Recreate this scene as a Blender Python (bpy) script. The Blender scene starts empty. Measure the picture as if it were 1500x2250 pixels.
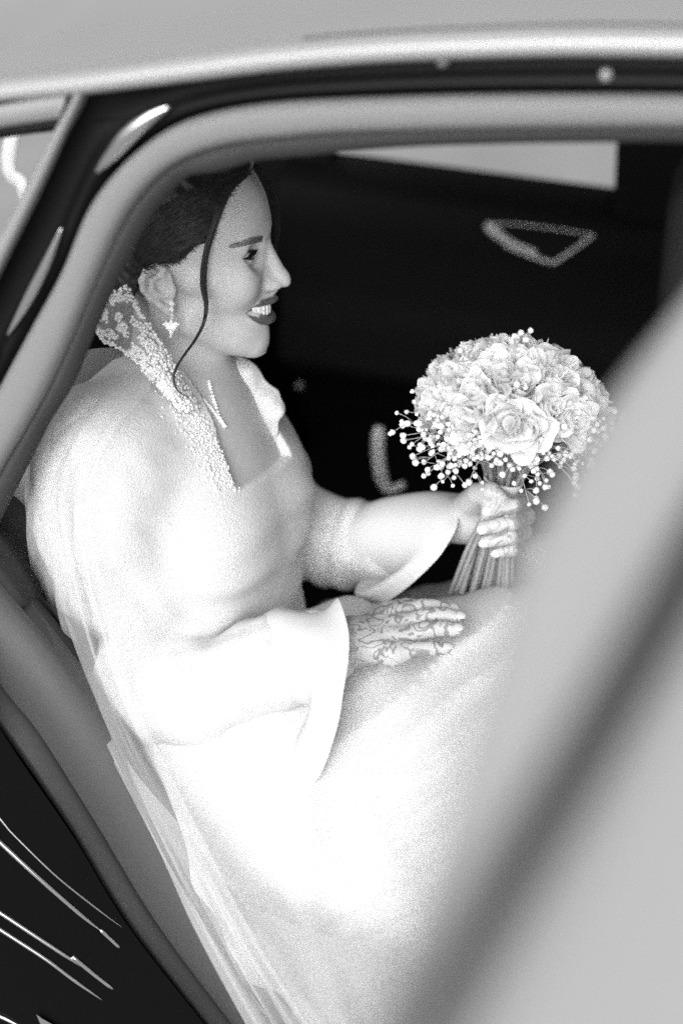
import bpy, bmesh, math, random
import numpy as np
from mathutils import Vector, Matrix, Quaternion
from mathutils.bvhtree import BVHTree

random.seed(7)
RNG = np.random.default_rng(11)
SC = bpy.context.scene
COL = SC.collection

# ------------------------------------------------------------------ camera
FPX, PITCH, CAMZ = 3124.0, math.radians(27.0), 1.57
cam_d = bpy.data.cameras.new('camera')
cam = bpy.data.objects.new('camera', cam_d)
COL.objects.link(cam)
cam.location = (0, 0, CAMZ)
cam.rotation_euler = (math.radians(90) - PITCH, 0, 0)
cam_d.sensor_fit = 'VERTICAL'
cam_d.sensor_height = 36.0
cam_d.sensor_width = 24.0
cam_d.lens = FPX / 2250.0 * 36.0
cam_d.clip_start = 0.02
cam_d.clip_end = 2000
cam_d.dof.use_dof = True
cam_d.dof.focus_distance = 1.385
cam_d.dof.aperture_fstop = 2.0
SC.camera = cam

# ------------------------------------------------------------------ sky, sun, exposure
SUN_EL, SUN_DIR = math.radians(22), Vector((-0.24, -1.0, 0)).normalized()
w = bpy.data.worlds.new('World')
SC.world = w
w.use_nodes = True
nt = w.node_tree
nt.nodes.clear()
sky = nt.nodes.new('ShaderNodeTexSky')
sky.sky_type = 'NISHITA'
sky.sun_disc = False
sky.sun_elevation = SUN_EL
sky.sun_rotation = math.atan2(SUN_DIR.x, SUN_DIR.y)
sky.air_density = 1.0
sky.dust_density = 6.0
bw = nt.nodes.new('ShaderNodeRGBToBW')           # black-and-white film
bg = nt.nodes.new('ShaderNodeBackground')
bg.inputs['Strength'].default_value = 0.15
wo = nt.nodes.new('ShaderNodeOutputWorld')
nt.links.new(sky.outputs[0], bw.inputs[0])
nt.links.new(bw.outputs[0], bg.inputs[0])
nt.links.new(bg.outputs[0], wo.inputs[0])
sun_d = bpy.data.lights.new('sun', 'SUN')
sun_d.energy = 1.8
sun_d.angle = math.radians(62)
sun_d.color = (1, 1, 1)
sun = bpy.data.objects.new('sun', sun_d)
COL.objects.link(sun)
sdir = Vector((SUN_DIR.x * math.cos(SUN_EL), SUN_DIR.y * math.cos(SUN_EL), math.sin(SUN_EL)))
sun.rotation_euler = sdir.to_track_quat('Z', 'Y').to_euler()
sun.location = sdir * 30
SC.view_settings.view_transform = 'Standard'
SC.view_settings.look = 'None'
SC.view_settings.gamma = 1
SC.view_settings.use_curve_mapping = False
SC.view_settings.exposure = 0.46
SC.render.engine = 'CYCLES'
SC.cycles.use_denoising = False                  # keeps a fine grain, like the film
SC.cycles.use_adaptive_sampling = False
SC.cycles.max_bounces = 8
SC.cycles.transparent_max_bounces = 24
SC.cycles.sample_clamp_indirect = 4.0
SC.cycles.caustics_reflective = False
SC.cycles.caustics_refractive = False

# ------------------------------------------------------------------ geometry helpers
def vec(*a):
    return np.array(a, float)

def ray(px, py):
    X = (px - 750) / FPX
    U = (1125 - py) / FPX
    return vec(X, math.cos(PITCH) + U * math.sin(PITCH), U * math.cos(PITCH) - math.sin(PITCH))

CAMP = vec(0, 0, CAMZ)

def at(px, py, Y):
    """the point of the place at depth Y that the photograph shows at (px, py)"""
    d = ray(px, py)
    return CAMP + d * (Y / d[1])

PSI = math.radians(15)
FW = vec(math.cos(PSI), -math.sin(PSI), 0)       # the car's forward direction
LD = vec(math.sin(PSI), math.cos(PSI), 0)        # from the open door across the cabin
UP = vec(0, 0, 1)
CO = vec(0, 1.05, 0)                             # a point of the door opening, on the ground

def car(s, yin, z):
    return CO + FW * s + LD * yin + UP * z

def on(px, py, yin):
    """the point of the lengthwise car plane 'yin' inside the opening"""
    d = ray(px, py)
    t = ((CO + LD * yin - CAMP) @ LD) / (d @ LD)
    return CAMP + d * t

def crom(pts, n):
    """Catmull-Rom resampling by arc length"""
    P = np.asarray(pts, float)
    Q = np.vstack([2 * P[0] - P[1], P, 2 * P[-1] - P[-2]])
    out = []
    for i in range(1, len(Q) - 2):
        t = np.linspace(0, 1, 24, endpoint=False)[:, None]
        a, b, c, d = Q[i - 1], Q[i], Q[i + 1], Q[i + 2]
        out.append(0.5 * (2 * b + (c - a) * t + (2 * a - 5 * b + 4 * c - d) * t ** 2 + (3 * b - a - 3 * c + d) * t ** 3))
    out.append(P[-1:])
    R = np.vstack(out)
    L = np.concatenate([[0], np.cumsum(np.linalg.norm(np.diff(R[:, :3], axis=0), axis=1))])
    u = np.linspace(0, L[-1], n)
    return np.stack([np.interp(u, L, R[:, k]) for k in range(R.shape[1])], 1)

def link(name, me, mat=None, parent=None, smooth=True, props=None):
    o = bpy.data.objects.new(name, me)
    COL.objects.link(o)
    if mat is not None and len(me.materials) == 0:
        me.materials.append(mat)
    if smooth and len(me.polygons):
        me.polygons.foreach_set('use_smooth', [True] * len(me.polygons))
    if parent is not None:
        o.parent = parent
        if parent.type == 'EMPTY':
            o.location = -parent.location
    if props:
        for k, v in props.items():
            o[k] = v
    return o

def mesh(name, V, Fc, mat=None, parent=None, smooth=True, props=None):
    me = bpy.data.meshes.new(name)
    me.from_pydata([tuple(map(float, v)) for v in V], [], [tuple(map(int, f)) for f in Fc])
    me.update()
    return link(name, me, mat, parent, smooth, props)

def empty(name, loc, label, cat, group=None):
    o = bpy.data.objects.new(name, None)
    o.empty_display_size = 0.05
    COL.objects.link(o)
    o.location = [float(v) for v in loc]
    o['label'] = label
    o['category'] = cat
    if group:
        o['group'] = group
    return o

def grid_faces(nu, nv, closed_v=False):
    f = []
    for i in range(nu - 1):
        for j in range(nv if closed_v else nv - 1):
            k = (j + 1) % nv
            f.append((i * nv + j, i * nv + k, (i + 1) * nv + k, (i + 1) * nv + j))
    return f

def sweep(path, prof, side, closed=True, caps=True):
    """sweep a profile (n, l) along path; l runs along 'side', n across it in the plane of the path"""
    P = np.asarray(path, float)
    T = np.gradient(P, axis=0)
    T /= np.linalg.norm(T, axis=1)[:, None]
    V = []
    m = len(prof)
    for p, t in zip(P, T):
        n = np.cross(side, t)
        n /= np.linalg.norm(n)
        for a, b in prof:
            V.append(p + n * a + side * b)
    Fc = grid_faces(len(P), m, closed)
    if caps and closed:
        Fc.append(tuple(range(m))[::-1])
        Fc.append(tuple((len(P) - 1) * m + j for j in range(m)))
    return V, Fc

def tube(path, radii, seg=8, caps=True):
    P = np.asarray(path, float)
    n = len(P)
    R = np.broadcast_to(np.asarray(radii, float), (n,))
    T = np.gradient(P, axis=0)
    T /= np.linalg.norm(T, axis=1)[:, None] + 1e-12
    up = vec(0.13, 0.21, 0.97)
    V = []
    for p, t, r in zip(P, T, R):
        a = np.cross(t, up)
        a /= np.linalg.norm(a) + 1e-9
        b = np.cross(t, a)
        for j in range(seg):
            th = 2 * math.pi * j / seg
            V.append(p + r * (math.cos(th) * a + math.sin(th) * b))
    Fc = grid_faces(n, seg, True)
    if caps:
        Fc.append(tuple(range(seg))[::-1])
        Fc.append(tuple((n - 1) * seg + j for j in range(seg)))
    return V, Fc

class MB:
    def __init__(s):
        s.v, s.f = [], []
    def add(s, VF):
        V, Fc = VF
        o = len(s.v)
        s.v.extend(V)
        s.f.extend([tuple(i + o for i in f) for f in Fc])
        return s
    def build(s, name, mat, parent=None, smooth=True, props=None):
        return mesh(name, s.v, s.f, mat, parent, smooth, props)

def bicubic(ctrl, nu, nv):
    """smooth grid through a net of control points [rows][cols]"""
    C = np.asarray(ctrl, float)
    rows = np.stack([crom_u(C[i], nv) for i in range(C.shape[0])])
    return np.stack([crom_u(rows[:, j], nu) for j in range(nv)], 1)

def crom_u(P, n):
    P = np.asarray(P, float)
    Q = np.vstack([2 * P[0] - P[1], P, 2 * P[-1] - P[-2]])
    u = np.linspace(0, len(P) - 1, n)
    i = np.minimum(u.astype(int), len(P) - 2)
    t = (u - i)[:, None]
    a, b, c, d = Q[i], Q[i + 1], Q[i + 2], Q[i + 3]
    return 0.5 * (2 * b + (c - a) * t + (2 * a - 5 * b + 4 * c - d) * t ** 2 + (3 * b - a - 3 * c + d) * t ** 3)

def rbox(c, half, R=None, bev=0.01, seg=3):
    bm = bmesh.new()
    bmesh.ops.create_cube(bm, size=2)
    for v in bm.verts:
        v.co = Vector((v.co.x * half[0], v.co.y * half[1], v.co.z * half[2]))
    bmesh.ops.bevel(bm, geom=bm.edges[:], offset=bev, segments=seg, profile=0.5, affect='EDGES')
    M = np.eye(3) if R is None else np.stack(R, 1)
    V = [M @ np.array(v.co) + c for v in bm.verts]
    bm.verts.index_update()
    Fc = [tuple(v.index for v in f.verts) for f in bm.faces]
    bm.free()
    return V, Fc

# ------------------------------------------------------------------ implicit shapes
def smin(a, b, k):
    h = np.clip(0.5 + 0.5 * (b - a) / k, 0, 1)
    return b + (a - b) * h - k * h * (1 - h)

def smax(a, b, k):
    return -smin(-a, -b, k)

def sph(p, c, r):
    return np.linalg.norm(p - np.asarray(c), axis=1) - r

def cap(p, a, b, ra, rb):
    a = np.asarray(a, float)
    b = np.asarray(b, float)
    ba = b - a
    h = np.clip((p - a) @ ba / (ba @ ba), 0, 1)
    return np.linalg.norm(p - a - h[:, None] * ba, axis=1) - (ra + (rb - ra) * h)

def chain(p, pts, rad, k=None):
    d = None
    for i in range(len(pts) - 1):
        e = cap(p, pts[i], pts[i + 1], rad[i], rad[i + 1])
        d = e if d is None else (np.minimum(d, e) if k is None else smin(d, e, k))
    return d

def ell(p, c, R, M=None):
    q = p - np.asarray(c)
    if M is not None:
        q = q @ np.asarray(M, float).T           # rows of M are the axes
    R = np.asarray(R, float)
    k0 = np.linalg.norm(q / R, axis=1)
    k1 = np.linalg.norm(q / (R * R), axis=1) + 1e-9
    return k0 * (k0 - 1) / k1

def poly2d(x, y, P):
    """signed distance to a polygon"""
    P = np.asarray(P, float)
    d = np.full(x.shape, 1e18)
    ins = np.zeros(x.shape, bool)
    for i in range(len(P)):
        a, b = P[i], P[i - 1]
        e = b - a
        wx, wy = x - a[0], y - a[1]
        t = np.clip((wx * e[0] + wy * e[1]) / (e @ e), 0, 1)
        d = np.minimum(d, (wx - e[0] * t) ** 2 + (wy - e[1] * t) ** 2)
        c1 = (a[1] > y) != (b[1] > y)
        xx = (b[0] - a[0]) * (y - a[1]) / (b[1] - a[1] + 1e-12) + a[0]
        ins ^= c1 & (x < xx)
    return np.sqrt(d) * np.where(ins, -1, 1)

def wob(p, scale, seed, n=5):
    """cheap smooth noise, about -1..1"""
    r = np.random.default_rng(seed)
    s = 0
    for i in range(n):
        v = r.normal(size=3)
        v /= np.linalg.norm(v)
        s = s + np.sin(p @ v * (2 * math.pi / scale) * r.uniform(0.6, 1.6) + r.uniform(0, 6.28))
    return s / math.sqrt(n) / 1.4

def surface(f, lo, hi, h, levels=4, slack=1.25):
    """mesh of f = 0 by sparse surface nets"""
    lo = np.asarray(lo, float)
    hi = np.asarray(hi, float)
    s = h * 2 ** levels
    n = np.ceil((hi - lo) / s).astype(int)
    C = np.stack(np.meshgrid(*[np.arange(k) for k in n], indexing='ij'), -1).reshape(-1, 3)
    for lv in range(levels, -1, -1):
        s = h * 2 ** lv
        d = f(lo + (C + 0.5) * s)
        C = C[np.abs(d) < 0.87 * s * slack + (0.0015 if lv else 0.0)]
        if lv:
            off = np.array([[i, j, k] for i in (0, 1) for j in (0, 1) for k in (0, 1)])
            C = (C[:, None] * 2 + off[None]).reshape(-1, 3)
    B = 1 << 20
    def key(c):
        return (c[..., 0].astype(np.int64) * B + c[..., 1]) * B + c[..., 2]
    off = np.array([[i, j, k] for i in (0, 1) for j in (0, 1) for k in (0, 1)])
    cor = C[:, None] + off[None]
    uk, idx, inv = np.unique(key(cor).ravel(), return_index=True, return_inverse=True)
    pts = lo + cor.reshape(-1, 3)[idx] * h
    val = np.concatenate([f(pts[i:i + 200000]) for i in range(0, len(pts), 200000)])
    cv = val[inv.reshape(-1)].reshape(-1, 8)
    neg = cv < 0
    act = neg.any(1) & ~neg.all(1)
    C, cv, neg = C[act], cv[act], neg[act]
    E = [(0, 1), (0, 2), (0, 4), (1, 3), (1, 5), (2, 3), (2, 6), (3, 7), (4, 5), (4, 6), (5, 7), (6, 7)]
    acc = np.zeros((len(C), 3))
    cnt = np.zeros(len(C))
    for a, b in E:
        m = neg[:, a] != neg[:, b]
        t = cv[:, a] / (cv[:, a] - cv[:, b] + 1e-20)
        q = off[a] + (off[b] - off[a]) * t[:, None]
        acc[m] += q[m]
        cnt[m] += 1
    V = lo + (C + acc / cnt[:, None]) * h
    ck = key(C)
    order = np.argsort(ck)
    sk = ck[order]
    def find(c):
        k = key(c)
        i = np.searchsorted(sk, k)
        i = np.clip(i, 0, len(sk) - 1)
        return np.where(sk[i] == k, order[i], -1)
    faces = []
    for ax, (b, u, v) in enumerate([(4, 1, 2), (2, 2, 0), (1, 0, 1)]):
        m = neg[:, 0] != neg[:, b]
        c = C[m]
        du = np.eye(3, dtype=int)[u]
        dv = np.eye(3, dtype=int)[v]
        q = np.stack([find(c), find(c - du), find(c - du - dv), find(c - dv)], 1)
        flip = neg[m][:, 0]
        q[~flip] = q[~flip][:, ::-1]
        faces.append(q[(q >= 0).all(1)])
    Fc = np.concatenate(faces)
    return V, Fc

def npmesh(name, V, Fc, mat=None, parent=None, smooth=True, props=None):
    me = bpy.data.meshes.new(name)
    me.vertices.add(len(V))
    me.vertices.foreach_set('co', np.asarray(V, np.float32).ravel())
    k = Fc.shape[1]
    me.loops.add(len(Fc) * k)
    me.loops.foreach_set('vertex_index', np.asarray(Fc, np.int32).ravel())
    me.polygons.add(len(Fc))
    me.polygons.foreach_set('loop_start', np.arange(0, len(Fc) * k, k, dtype=np.int32))
    me.update(calc_edges=True)
    me.validate()
    return link(name, me, mat, parent, smooth, props)

def attr(o, name, data):
    a = o.data.attributes.new(name, 'FLOAT', 'POINT')
    a.data.foreach_set('value', np.asarray(data, np.float32))

# ------------------------------------------------------------------ materials
def mat(name, base=0.5, rough=0.5, metal=0.0, coat=0.0, spec=0.5, noise=0.0, nscale=40.0, bump=0.0, bscale=200.0,
        sss=0.0, sheen=0.0, stretch=None, ior=1.5):
    m = bpy.data.materials.new(name)
    m.use_nodes = True
    t = m.node_tree
    b = t.nodes['Principled BSDF']
    b.inputs['Base Color'].default_value = (base, base, base, 1)
    b.inputs['Roughness'].default_value = rough
    b.inputs['Metallic'].default_value = metal
    b.inputs['Specular IOR Level'].default_value = spec
    b.inputs['IOR'].default_value = ior
    b.inputs['Coat Weight'].default_value = coat
    b.inputs['Coat Roughness'].default_value = 0.03
    if sheen:
        b.inputs['Sheen Weight'].default_value = sheen
    if sss:
        b.inputs['Subsurface Weight'].default_value = sss
        b.inputs['Subsurface Radius'].default_value = (1, 1, 1)
        b.inputs['Subsurface Scale'].default_value = 0.004
    tc = t.nodes.new('ShaderNodeTexCoord')
    src = tc.outputs['Object']
    if stretch:
        mp = t.nodes.new('ShaderNodeMapping')
        mp.inputs['Scale'].default_value = stretch
        t.links.new(src, mp.inputs[0])
        src = mp.outputs[0]
    if noise:
        n = t.nodes.new('ShaderNodeTexNoise')
        n.inputs['Scale'].default_value = nscale
        n.inputs['Detail'].default_value = 4
        r = t.nodes.new('ShaderNodeMapRange')
        r.inputs['To Min'].default_value = base * (1 - noise)
        r.inputs['To Max'].default_value = base * (1 + noise)
        t.links.new(src, n.inputs['Vector'])
        t.links.new(n.outputs['Fac'], r.inputs['Value'])
        t.links.new(r.outputs[0], b.inputs['Base Color'])
    if bump:
        n2 = t.nodes.new('ShaderNodeTexNoise')
        n2.inputs['Scale'].default_value = bscale
        n2.inputs['Detail'].default_value = 3
        bp = t.nodes.new('ShaderNodeBump')
        bp.inputs['Strength'].default_value = 1.0
        bp.inputs['Distance'].default_value = bump
        t.links.new(src, n2.inputs['Vector'])
        t.links.new(n2.outputs['Fac'], bp.inputs['Height'])
        t.links.new(bp.outputs[0], b.inputs['Normal'])
    return m

def sheer(name, base, alpha, rough=0.8):
    m = mat(name, base, rough, spec=0.2)
    t = m.node_tree
    b = t.nodes['Principled BSDF']
    out = t.nodes['Material Output']
    tr = t.nodes.new('ShaderNodeBsdfTransparent')
    tl = t.nodes.new('ShaderNodeBsdfTranslucent')
    tl.inputs[0].default_value = (base, base, base, 1)
    m1 = t.nodes.new('ShaderNodeMixShader')
    m1.inputs[0].default_value = 0.42
    mx = t.nodes.new('ShaderNodeMixShader')
    mx.inputs[0].default_value = alpha
    t.links.new(b.outputs[0], m1.inputs[1])
    t.links.new(tl.outputs[0], m1.inputs[2])
    t.links.new(tr.outputs[0], mx.inputs[1])
    t.links.new(m1.outputs[0], mx.inputs[2])
    t.links.new(mx.outputs[0], out.inputs[0])
    return m

def glass(name, tint=0.85, rough=0.0):
    m = bpy.data.materials.new(name)
    m.use_nodes = True
    t = m.node_tree
    t.nodes.clear()
    out = t.nodes.new('ShaderNodeOutputMaterial')
    tr = t.nodes.new('ShaderNodeBsdfTransparent')
    tr.inputs[0].default_value = (tint, tint, tint, 1)
    gl = t.nodes.new('ShaderNodeBsdfGlossy')
    gl.inputs['Roughness'].default_value = rough
    fr = t.nodes.new('ShaderNodeFresnel')
    fr.inputs[0].default_value = 1.5
    mx = t.nodes.new('ShaderNodeMixShader')
    t.links.new(fr.outputs[0], mx.inputs[0])
    t.links.new(tr.outputs[0], mx.inputs[1])
    t.links.new(gl.outputs[0], mx.inputs[2])
    t.links.new(mx.outputs[0], out.inputs[0])
    return m

M = dict(
    paint=mat('black_paint', 0.010, 0.25, coat=1.0, spec=0.5),
    jamb=mat('black_jamb', 0.005, 0.5, spec=0.12),
    roof_sky=mat('roof_sky_grey', 0.31, 0.4, coat=1.0, spec=0.5, noise=0.06, nscale=5),  # pale base stands in for the sky mirrored in black paint
    wing=mat('black_wing_paint', 0.004, 0.2, spec=0.03, coat=0.015),
    streak=mat('sky_streak', 0.6, 0.18, metal=1.0),  # bright metal standing in for sky reflections on black paint
    gloss=mat('gloss_black_trim', 0.008, 0.12, spec=0.6, coat=0.6),
    rubber=mat('black_rubber', 0.008, 0.6, spec=0.3),
    seal=mat('grey_felt_seal', 0.19, 0.85, spec=0.1, noise=0.10, nscale=300),
    doorskin=mat('light_grey_door_trim', 0.46, 0.7, spec=0.2, noise=0.05, nscale=200),
    channel=mat('worn_rubber_channel', 0.10, 0.7, spec=0.2),
    liner=mat('dark_grey_liner', 0.060, 0.9, spec=0.1, noise=0.12, nscale=250),
    sill=mat('grey_sill_plastic', 0.060, 0.5, spec=0.4, noise=0.08, nscale=120, bump=0.0002, bscale=1500),
    interior=mat('black_interior', 0.004, 0.7, spec=0.06, noise=0.2, nscale=60),
    leather=mat('black_leather', 0.004, 0.6, spec=0.08, bump=0.0004, bscale=600),
    chrome=mat('satin_chrome', 0.55, 0.28, metal=1.0),
    dull=mat('dull_metal', 0.34, 0.5, metal=0.0, spec=0.3),
    side=mat('side_trim_fabric', 0.030, 0.9, spec=0.1, noise=0.2, nscale=200),
    frame_paint=mat('grey_trim_paint', 0.22, 0.35, spec=0.5, coat=0.3),
    pane=glass('window_glass', 0.9),
    concrete=mat('pale_concrete', 0.42, 0.9, spec=0.1, noise=0.22, nscale=2.2, bump=0.002, bscale=60),
    dress=mat('ivory_crepe', 0.60, 0.9, spec=0.1, noise=0.09, nscale=230, bump=0.0009, bscale=520),
    satin=mat('white_satin', 0.61, 0.55, spec=0.3, noise=0.02, nscale=60),
    lace=sheer('tulle_ground', 0.6, 0.30),
    nail=mat('nail_varnish', 0.60, 0.2, spec=0.5, coat=0.5),
    strap=mat('pale_matte', 0.6, 0.8, spec=0.1),
    veil=sheer('fine_tulle', 0.78, 0.30),
    veil2=sheer('tulle_overskirt', 0.50, 0.55),
    bead=mat('pearl_bead', 0.66, 0.3, spec=0.5, coat=0.2),
    hair=mat('dark_hair', 0.019, 0.42, spec=0.35, noise=0.5, nscale=50),
    brow=mat('brow_hair', 0.17, 0.7, spec=0.1),
    lash=mat('lash', 0.01, 0.7, spec=0.1),
    tooth=mat('tooth_enamel', 0.72, 0.25, spec=0.5),
    gem=mat('crystal', 0.95, 0.15, spec=1.0, coat=1.0),
    petal=sheer('cream_petal', 0.90, 1.0, 0.6),
    floret=mat('white_floret', 0.80, 0.7, spec=0.1, bump=0.0008, bscale=900),
    stem=mat('flower_stem', 0.24, 0.55, spec=0.3, noise=0.35, nscale=60, stretch=(1, 1, 0.2)),
    sprigstem=mat('sprig_stem', 0.34, 0.6, spec=0.2),
    leaf=mat('rose_leaf', 0.16, 0.5, spec=0.3, noise=0.25, nscale=80),
)

def two_tone(name, parts, rough, attrs, sss=0.0, henna=False, bump=0.0):
    """base value mixed towards others by named point attributes"""
    m = mat(name, parts[0], rough, spec=0.4, sss=sss)
    t = m.node_tree
    b = t.nodes['Principled BSDF']
    n0 = t.nodes.new('ShaderNodeTexNoise')
    n0.inputs['Scale'].default_value = 70
    tc = t.nodes.new('ShaderNodeTexCoord')
    t.links.new(tc.outputs['Object'], n0.inputs['Vector'])
    r0 = t.nodes.new('ShaderNodeMapRange')
    r0.inputs['To Min'].default_value = parts[0] * 0.93
    r0.inputs['To Max'].default_value = parts[0] * 1.07
    t.links.new(n0.outputs['Fac'], r0.inputs['Value'])
    prev = r0.outputs[0]
    for a, v in zip(attrs, parts[1:]):
        at_ = t.nodes.new('ShaderNodeAttribute')
        at_.attribute_name = a
        fac = at_.outputs['Fac']
        if a == 'henna':
            # curling henna lines: contour bands of a warped noise field
            nz = t.nodes.new('ShaderNodeTexNoise')
            nz.inputs['Scale'].default_value = 52
            nz.inputs['Detail'].default_value = 1.5
            nz.inputs['Distortion'].default_value = 1.2
            t.links.new(tc.outputs['Object'], nz.inputs['Vector'])
            ml = t.nodes.new('ShaderNodeMath'); ml.operation = 'MULTIPLY'; ml.inputs[1].default_value = 27
            t.links.new(nz.outputs['Fac'], ml.inputs[0])
            sn = t.nodes.new('ShaderNodeMath'); sn.operation = 'SINE'
            t.links.new(ml.outputs[0], sn.inputs[0])
            mr = t.nodes.new('ShaderNodeMapRange')
            mr.inputs['From Min'].default_value = 0.1
            mr.inputs['From Max'].default_value = 0.75
            t.links.new(sn.outputs[0], mr.inputs['Value'])
            mm = t.nodes.new('ShaderNodeMath'); mm.operation = 'MULTIPLY'
            t.links.new(mr.outputs[0], mm.inputs[0])
            t.links.new(fac, mm.inputs[1])
            fac = mm.outputs[0]
        mx = t.nodes.new('ShaderNodeMix')
        mx.data_type = 'FLOAT'
        t.links.new(fac, mx.inputs[0])
        t.links.new(prev, mx.inputs[2])
        mx.inputs[3].default_value = v
        prev = mx.outputs[0]
    t.links.new(prev, b.inputs['Base Color'])
    if bump:
        n2 = t.nodes.new('ShaderNodeTexNoise')
        n2.inputs['Scale'].default_value = 1500
        bp = t.nodes.new('ShaderNodeBump')
        bp.inputs['Distance'].default_value = bump
        t.links.new(tc.outputs['Object'], n2.inputs['Vector'])
        t.links.new(n2.outputs['Fac'], bp.inputs['Height'])
        t.links.new(bp.outputs[0], b.inputs['Normal'])
    return m

M['skin'] = two_tone('skin', [0.47, 0.08, 0.15], 0.5, ['lip', 'henna'], sss=0.12, bump=0.00012)
M['eye'] = two_tone('eyeball', [0.32, 0.015], 0.08, ['iris'])  # white of the eye greyed to carry the shade of the lashes

# ================================================================== the setting
def ground():
    n = 60
    xs = np.sign(np.linspace(-1, 1, n)) * np.abs(np.linspace(-1, 1, n)) ** 3 * 400
    V = [(x, y + 2, 0) for x in xs for y in xs]
    mesh('ground', V, grid_faces(n, n), M['concrete'], None, True, {'kind': 'structure'})
ground()

# ================================================================== the car
CAR = empty('car', car(0, 0.7, 0), 'black car with its roof greyed for the reflected sky and its rear passenger door standing open', 'car')

def curve(pix, yin, n=90):
    ys = np.broadcast_to(np.asarray(yin, float), (len(pix),))
    return crom([on(px, py, y) for (px, py), y in zip(pix, ys)], n)

def loft(rows, thick=None):
    """surface through curves that have the same number of points"""
    R = [np.asarray(r) for r in rows]
    V = np.stack(R, 1).reshape(-1, 3)
    return list(V), grid_faces(len(R[0]), len(R))

def band(A, B, prof):
    """strip between two curves; prof = (share of the way, metres towards the outside)"""
    return loft([A + (B - A) * t - LD * b for t, b in prof])

def bulge(h, n=9, e=0.5):
    return [(t, h * (1 - abs(2 * t - 1) ** 2.4) ** e) for t in np.linspace(0, 1, n)]

O_ = [(-140, 870), (-60, 715), (0, 592), (75, 440), (150, 285), (195, 192), (260, 176), (400, 156), (600, 131), (800, 114),
      (1000, 103), (1250, 96), (1500, 97), (1750, 103)]
S_ = [(-110, 1060), (-50, 950), (0, 850), (70, 720), (135, 600), (195, 460), (262, 370), (330, 310), (400, 270), (500, 243),
      (620, 228), (750, 221), (1000, 213), (1250, 211), (1500, 213), (1750, 222)]
I_ = [(-60, 1150), (0, 1035), (50, 950), (105, 850), (160, 730), (215, 600), (270, 485), (330, 405), (400, 352), (500, 318),
      (620, 303), (750, 292), (1000, 285), (1250, 281), (1500, 281), (1750, 290)]
D_ = [(-10, 1160), (50, 1040), (100, 940), (155, 850), (205, 730), (258, 610), (333, 473), (385, 412), (415, 388), (460, 383),
      (500, 374), (560, 357), (620, 350), (720, 341), (900, 326), (1100, 319), (1300, 316), (1500, 316), (1750, 322)]
cO, cS, cI, cD = curve(O_, -0.012), curve(S_, 0.0), curve(I_, 0.006), curve(D_, 0.03)
m = MB().add(band(cS, cI, [(0, -0.012)] + bulge(0.010) + [(1, -0.02)]))
m.build('door_seal', M['seal'], CAR)
m = MB().add(band(cI, cD, [(0, -0.012), (0.06, -0.004), (0.5, 0.002), (0.93, 0.0), (1.0, -0.008), (0.2, -0.05), (-0.8, -0.09)]))
m.build('headliner_edge', M['liner'], CAR)
m = MB().add(band(cO, cS, [(0, 0.004), (0.05, -0.012), (0.35, -0.02), (0.6, -0.012), (0.72, -0.004), (0.86, -0.004), (0.93, -0.016), (1.0, -0.02)]))
m.build('door_jamb', M['jamb'], CAR)
# sky reflections on the black pillar, built as polished beads
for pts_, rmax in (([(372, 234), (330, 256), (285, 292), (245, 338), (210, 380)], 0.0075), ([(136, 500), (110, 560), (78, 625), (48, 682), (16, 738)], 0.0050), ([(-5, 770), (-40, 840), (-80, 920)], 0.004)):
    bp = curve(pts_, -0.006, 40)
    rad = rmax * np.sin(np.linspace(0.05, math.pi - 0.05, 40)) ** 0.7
    mesh('pillar_streak', *tube(bp, rad, 10), M['gloss'] if False else M['streak'], CAR)
for px, py in ((972, 133), (1330, 165)):  # two small raised grey dots on the rail
    bm = bmesh.new()
    bmesh.ops.create_uvsphere(bm, u_segments=12, v_segments=8, radius=0.0045)
    for v in bm.verts:
        v.co = Vector(on(px, py, -0.001)) + Vector((v.co.x, v.co.y * 0.6, v.co.z))
    me = bpy.data.meshes.new('rail_dot'); bm.to_mesh(me); bm.free()
    link('rail_dot', me, M['frame_paint'], CAR)

# roof: folded edge, then a gently crowned skin right across
E_ = [(-260, 224), (-100, 210), (0, 196), (190, 176), (400, 149), (600, 124), (800, 107), (1000, 97), (1250, 90), (1500, 92), (1750, 98), (2100, 112)]
cE = curve(E_, -0.022, 110)
R = []
for dy, dz in ((0.012, -0.012), (0.0, -0.008), (-0.003, -0.003), (-0.002, 0.001), (0.002, 0.0045), (0.010, 0.0075), (0.022, 0.0085),
               (0.030, 0.0080), (0.036, 0.0095), (0.05, 0.0135), (0.10, 0.0235), (0.18, 0.036), (0.30, 0.050), (0.5, 0.064), (0.72, 0.070), (0.95, 0.064), (1.2, 0.04),
               (1.36, 0.01), (1.42, -0.03)):
    R.append(cE + LD * dy + UP * dz)
mesh('roof', *loft(R), M['roof_sky'], CAR)
mesh('roof_moulding', *sweep(cE[48:92] + LD * 0.016 + UP * 0.0082, [(-0.0006, -0.001), (0.0006, -0.001), (0.0006, 0.001), (-0.0006, 0.001)], LD), M['rubber'], CAR)
# headliner under the roof
R = [cE + LD * dy + UP * dz for dy, dz in ((0.03, -0.035), (0.06, -0.045), (0.2, -0.02), (0.7, 0.01), (1.2, -0.03), (1.36, -0.10))]
mesh('headliner', *loft(R), M['interior'], CAR)

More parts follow.
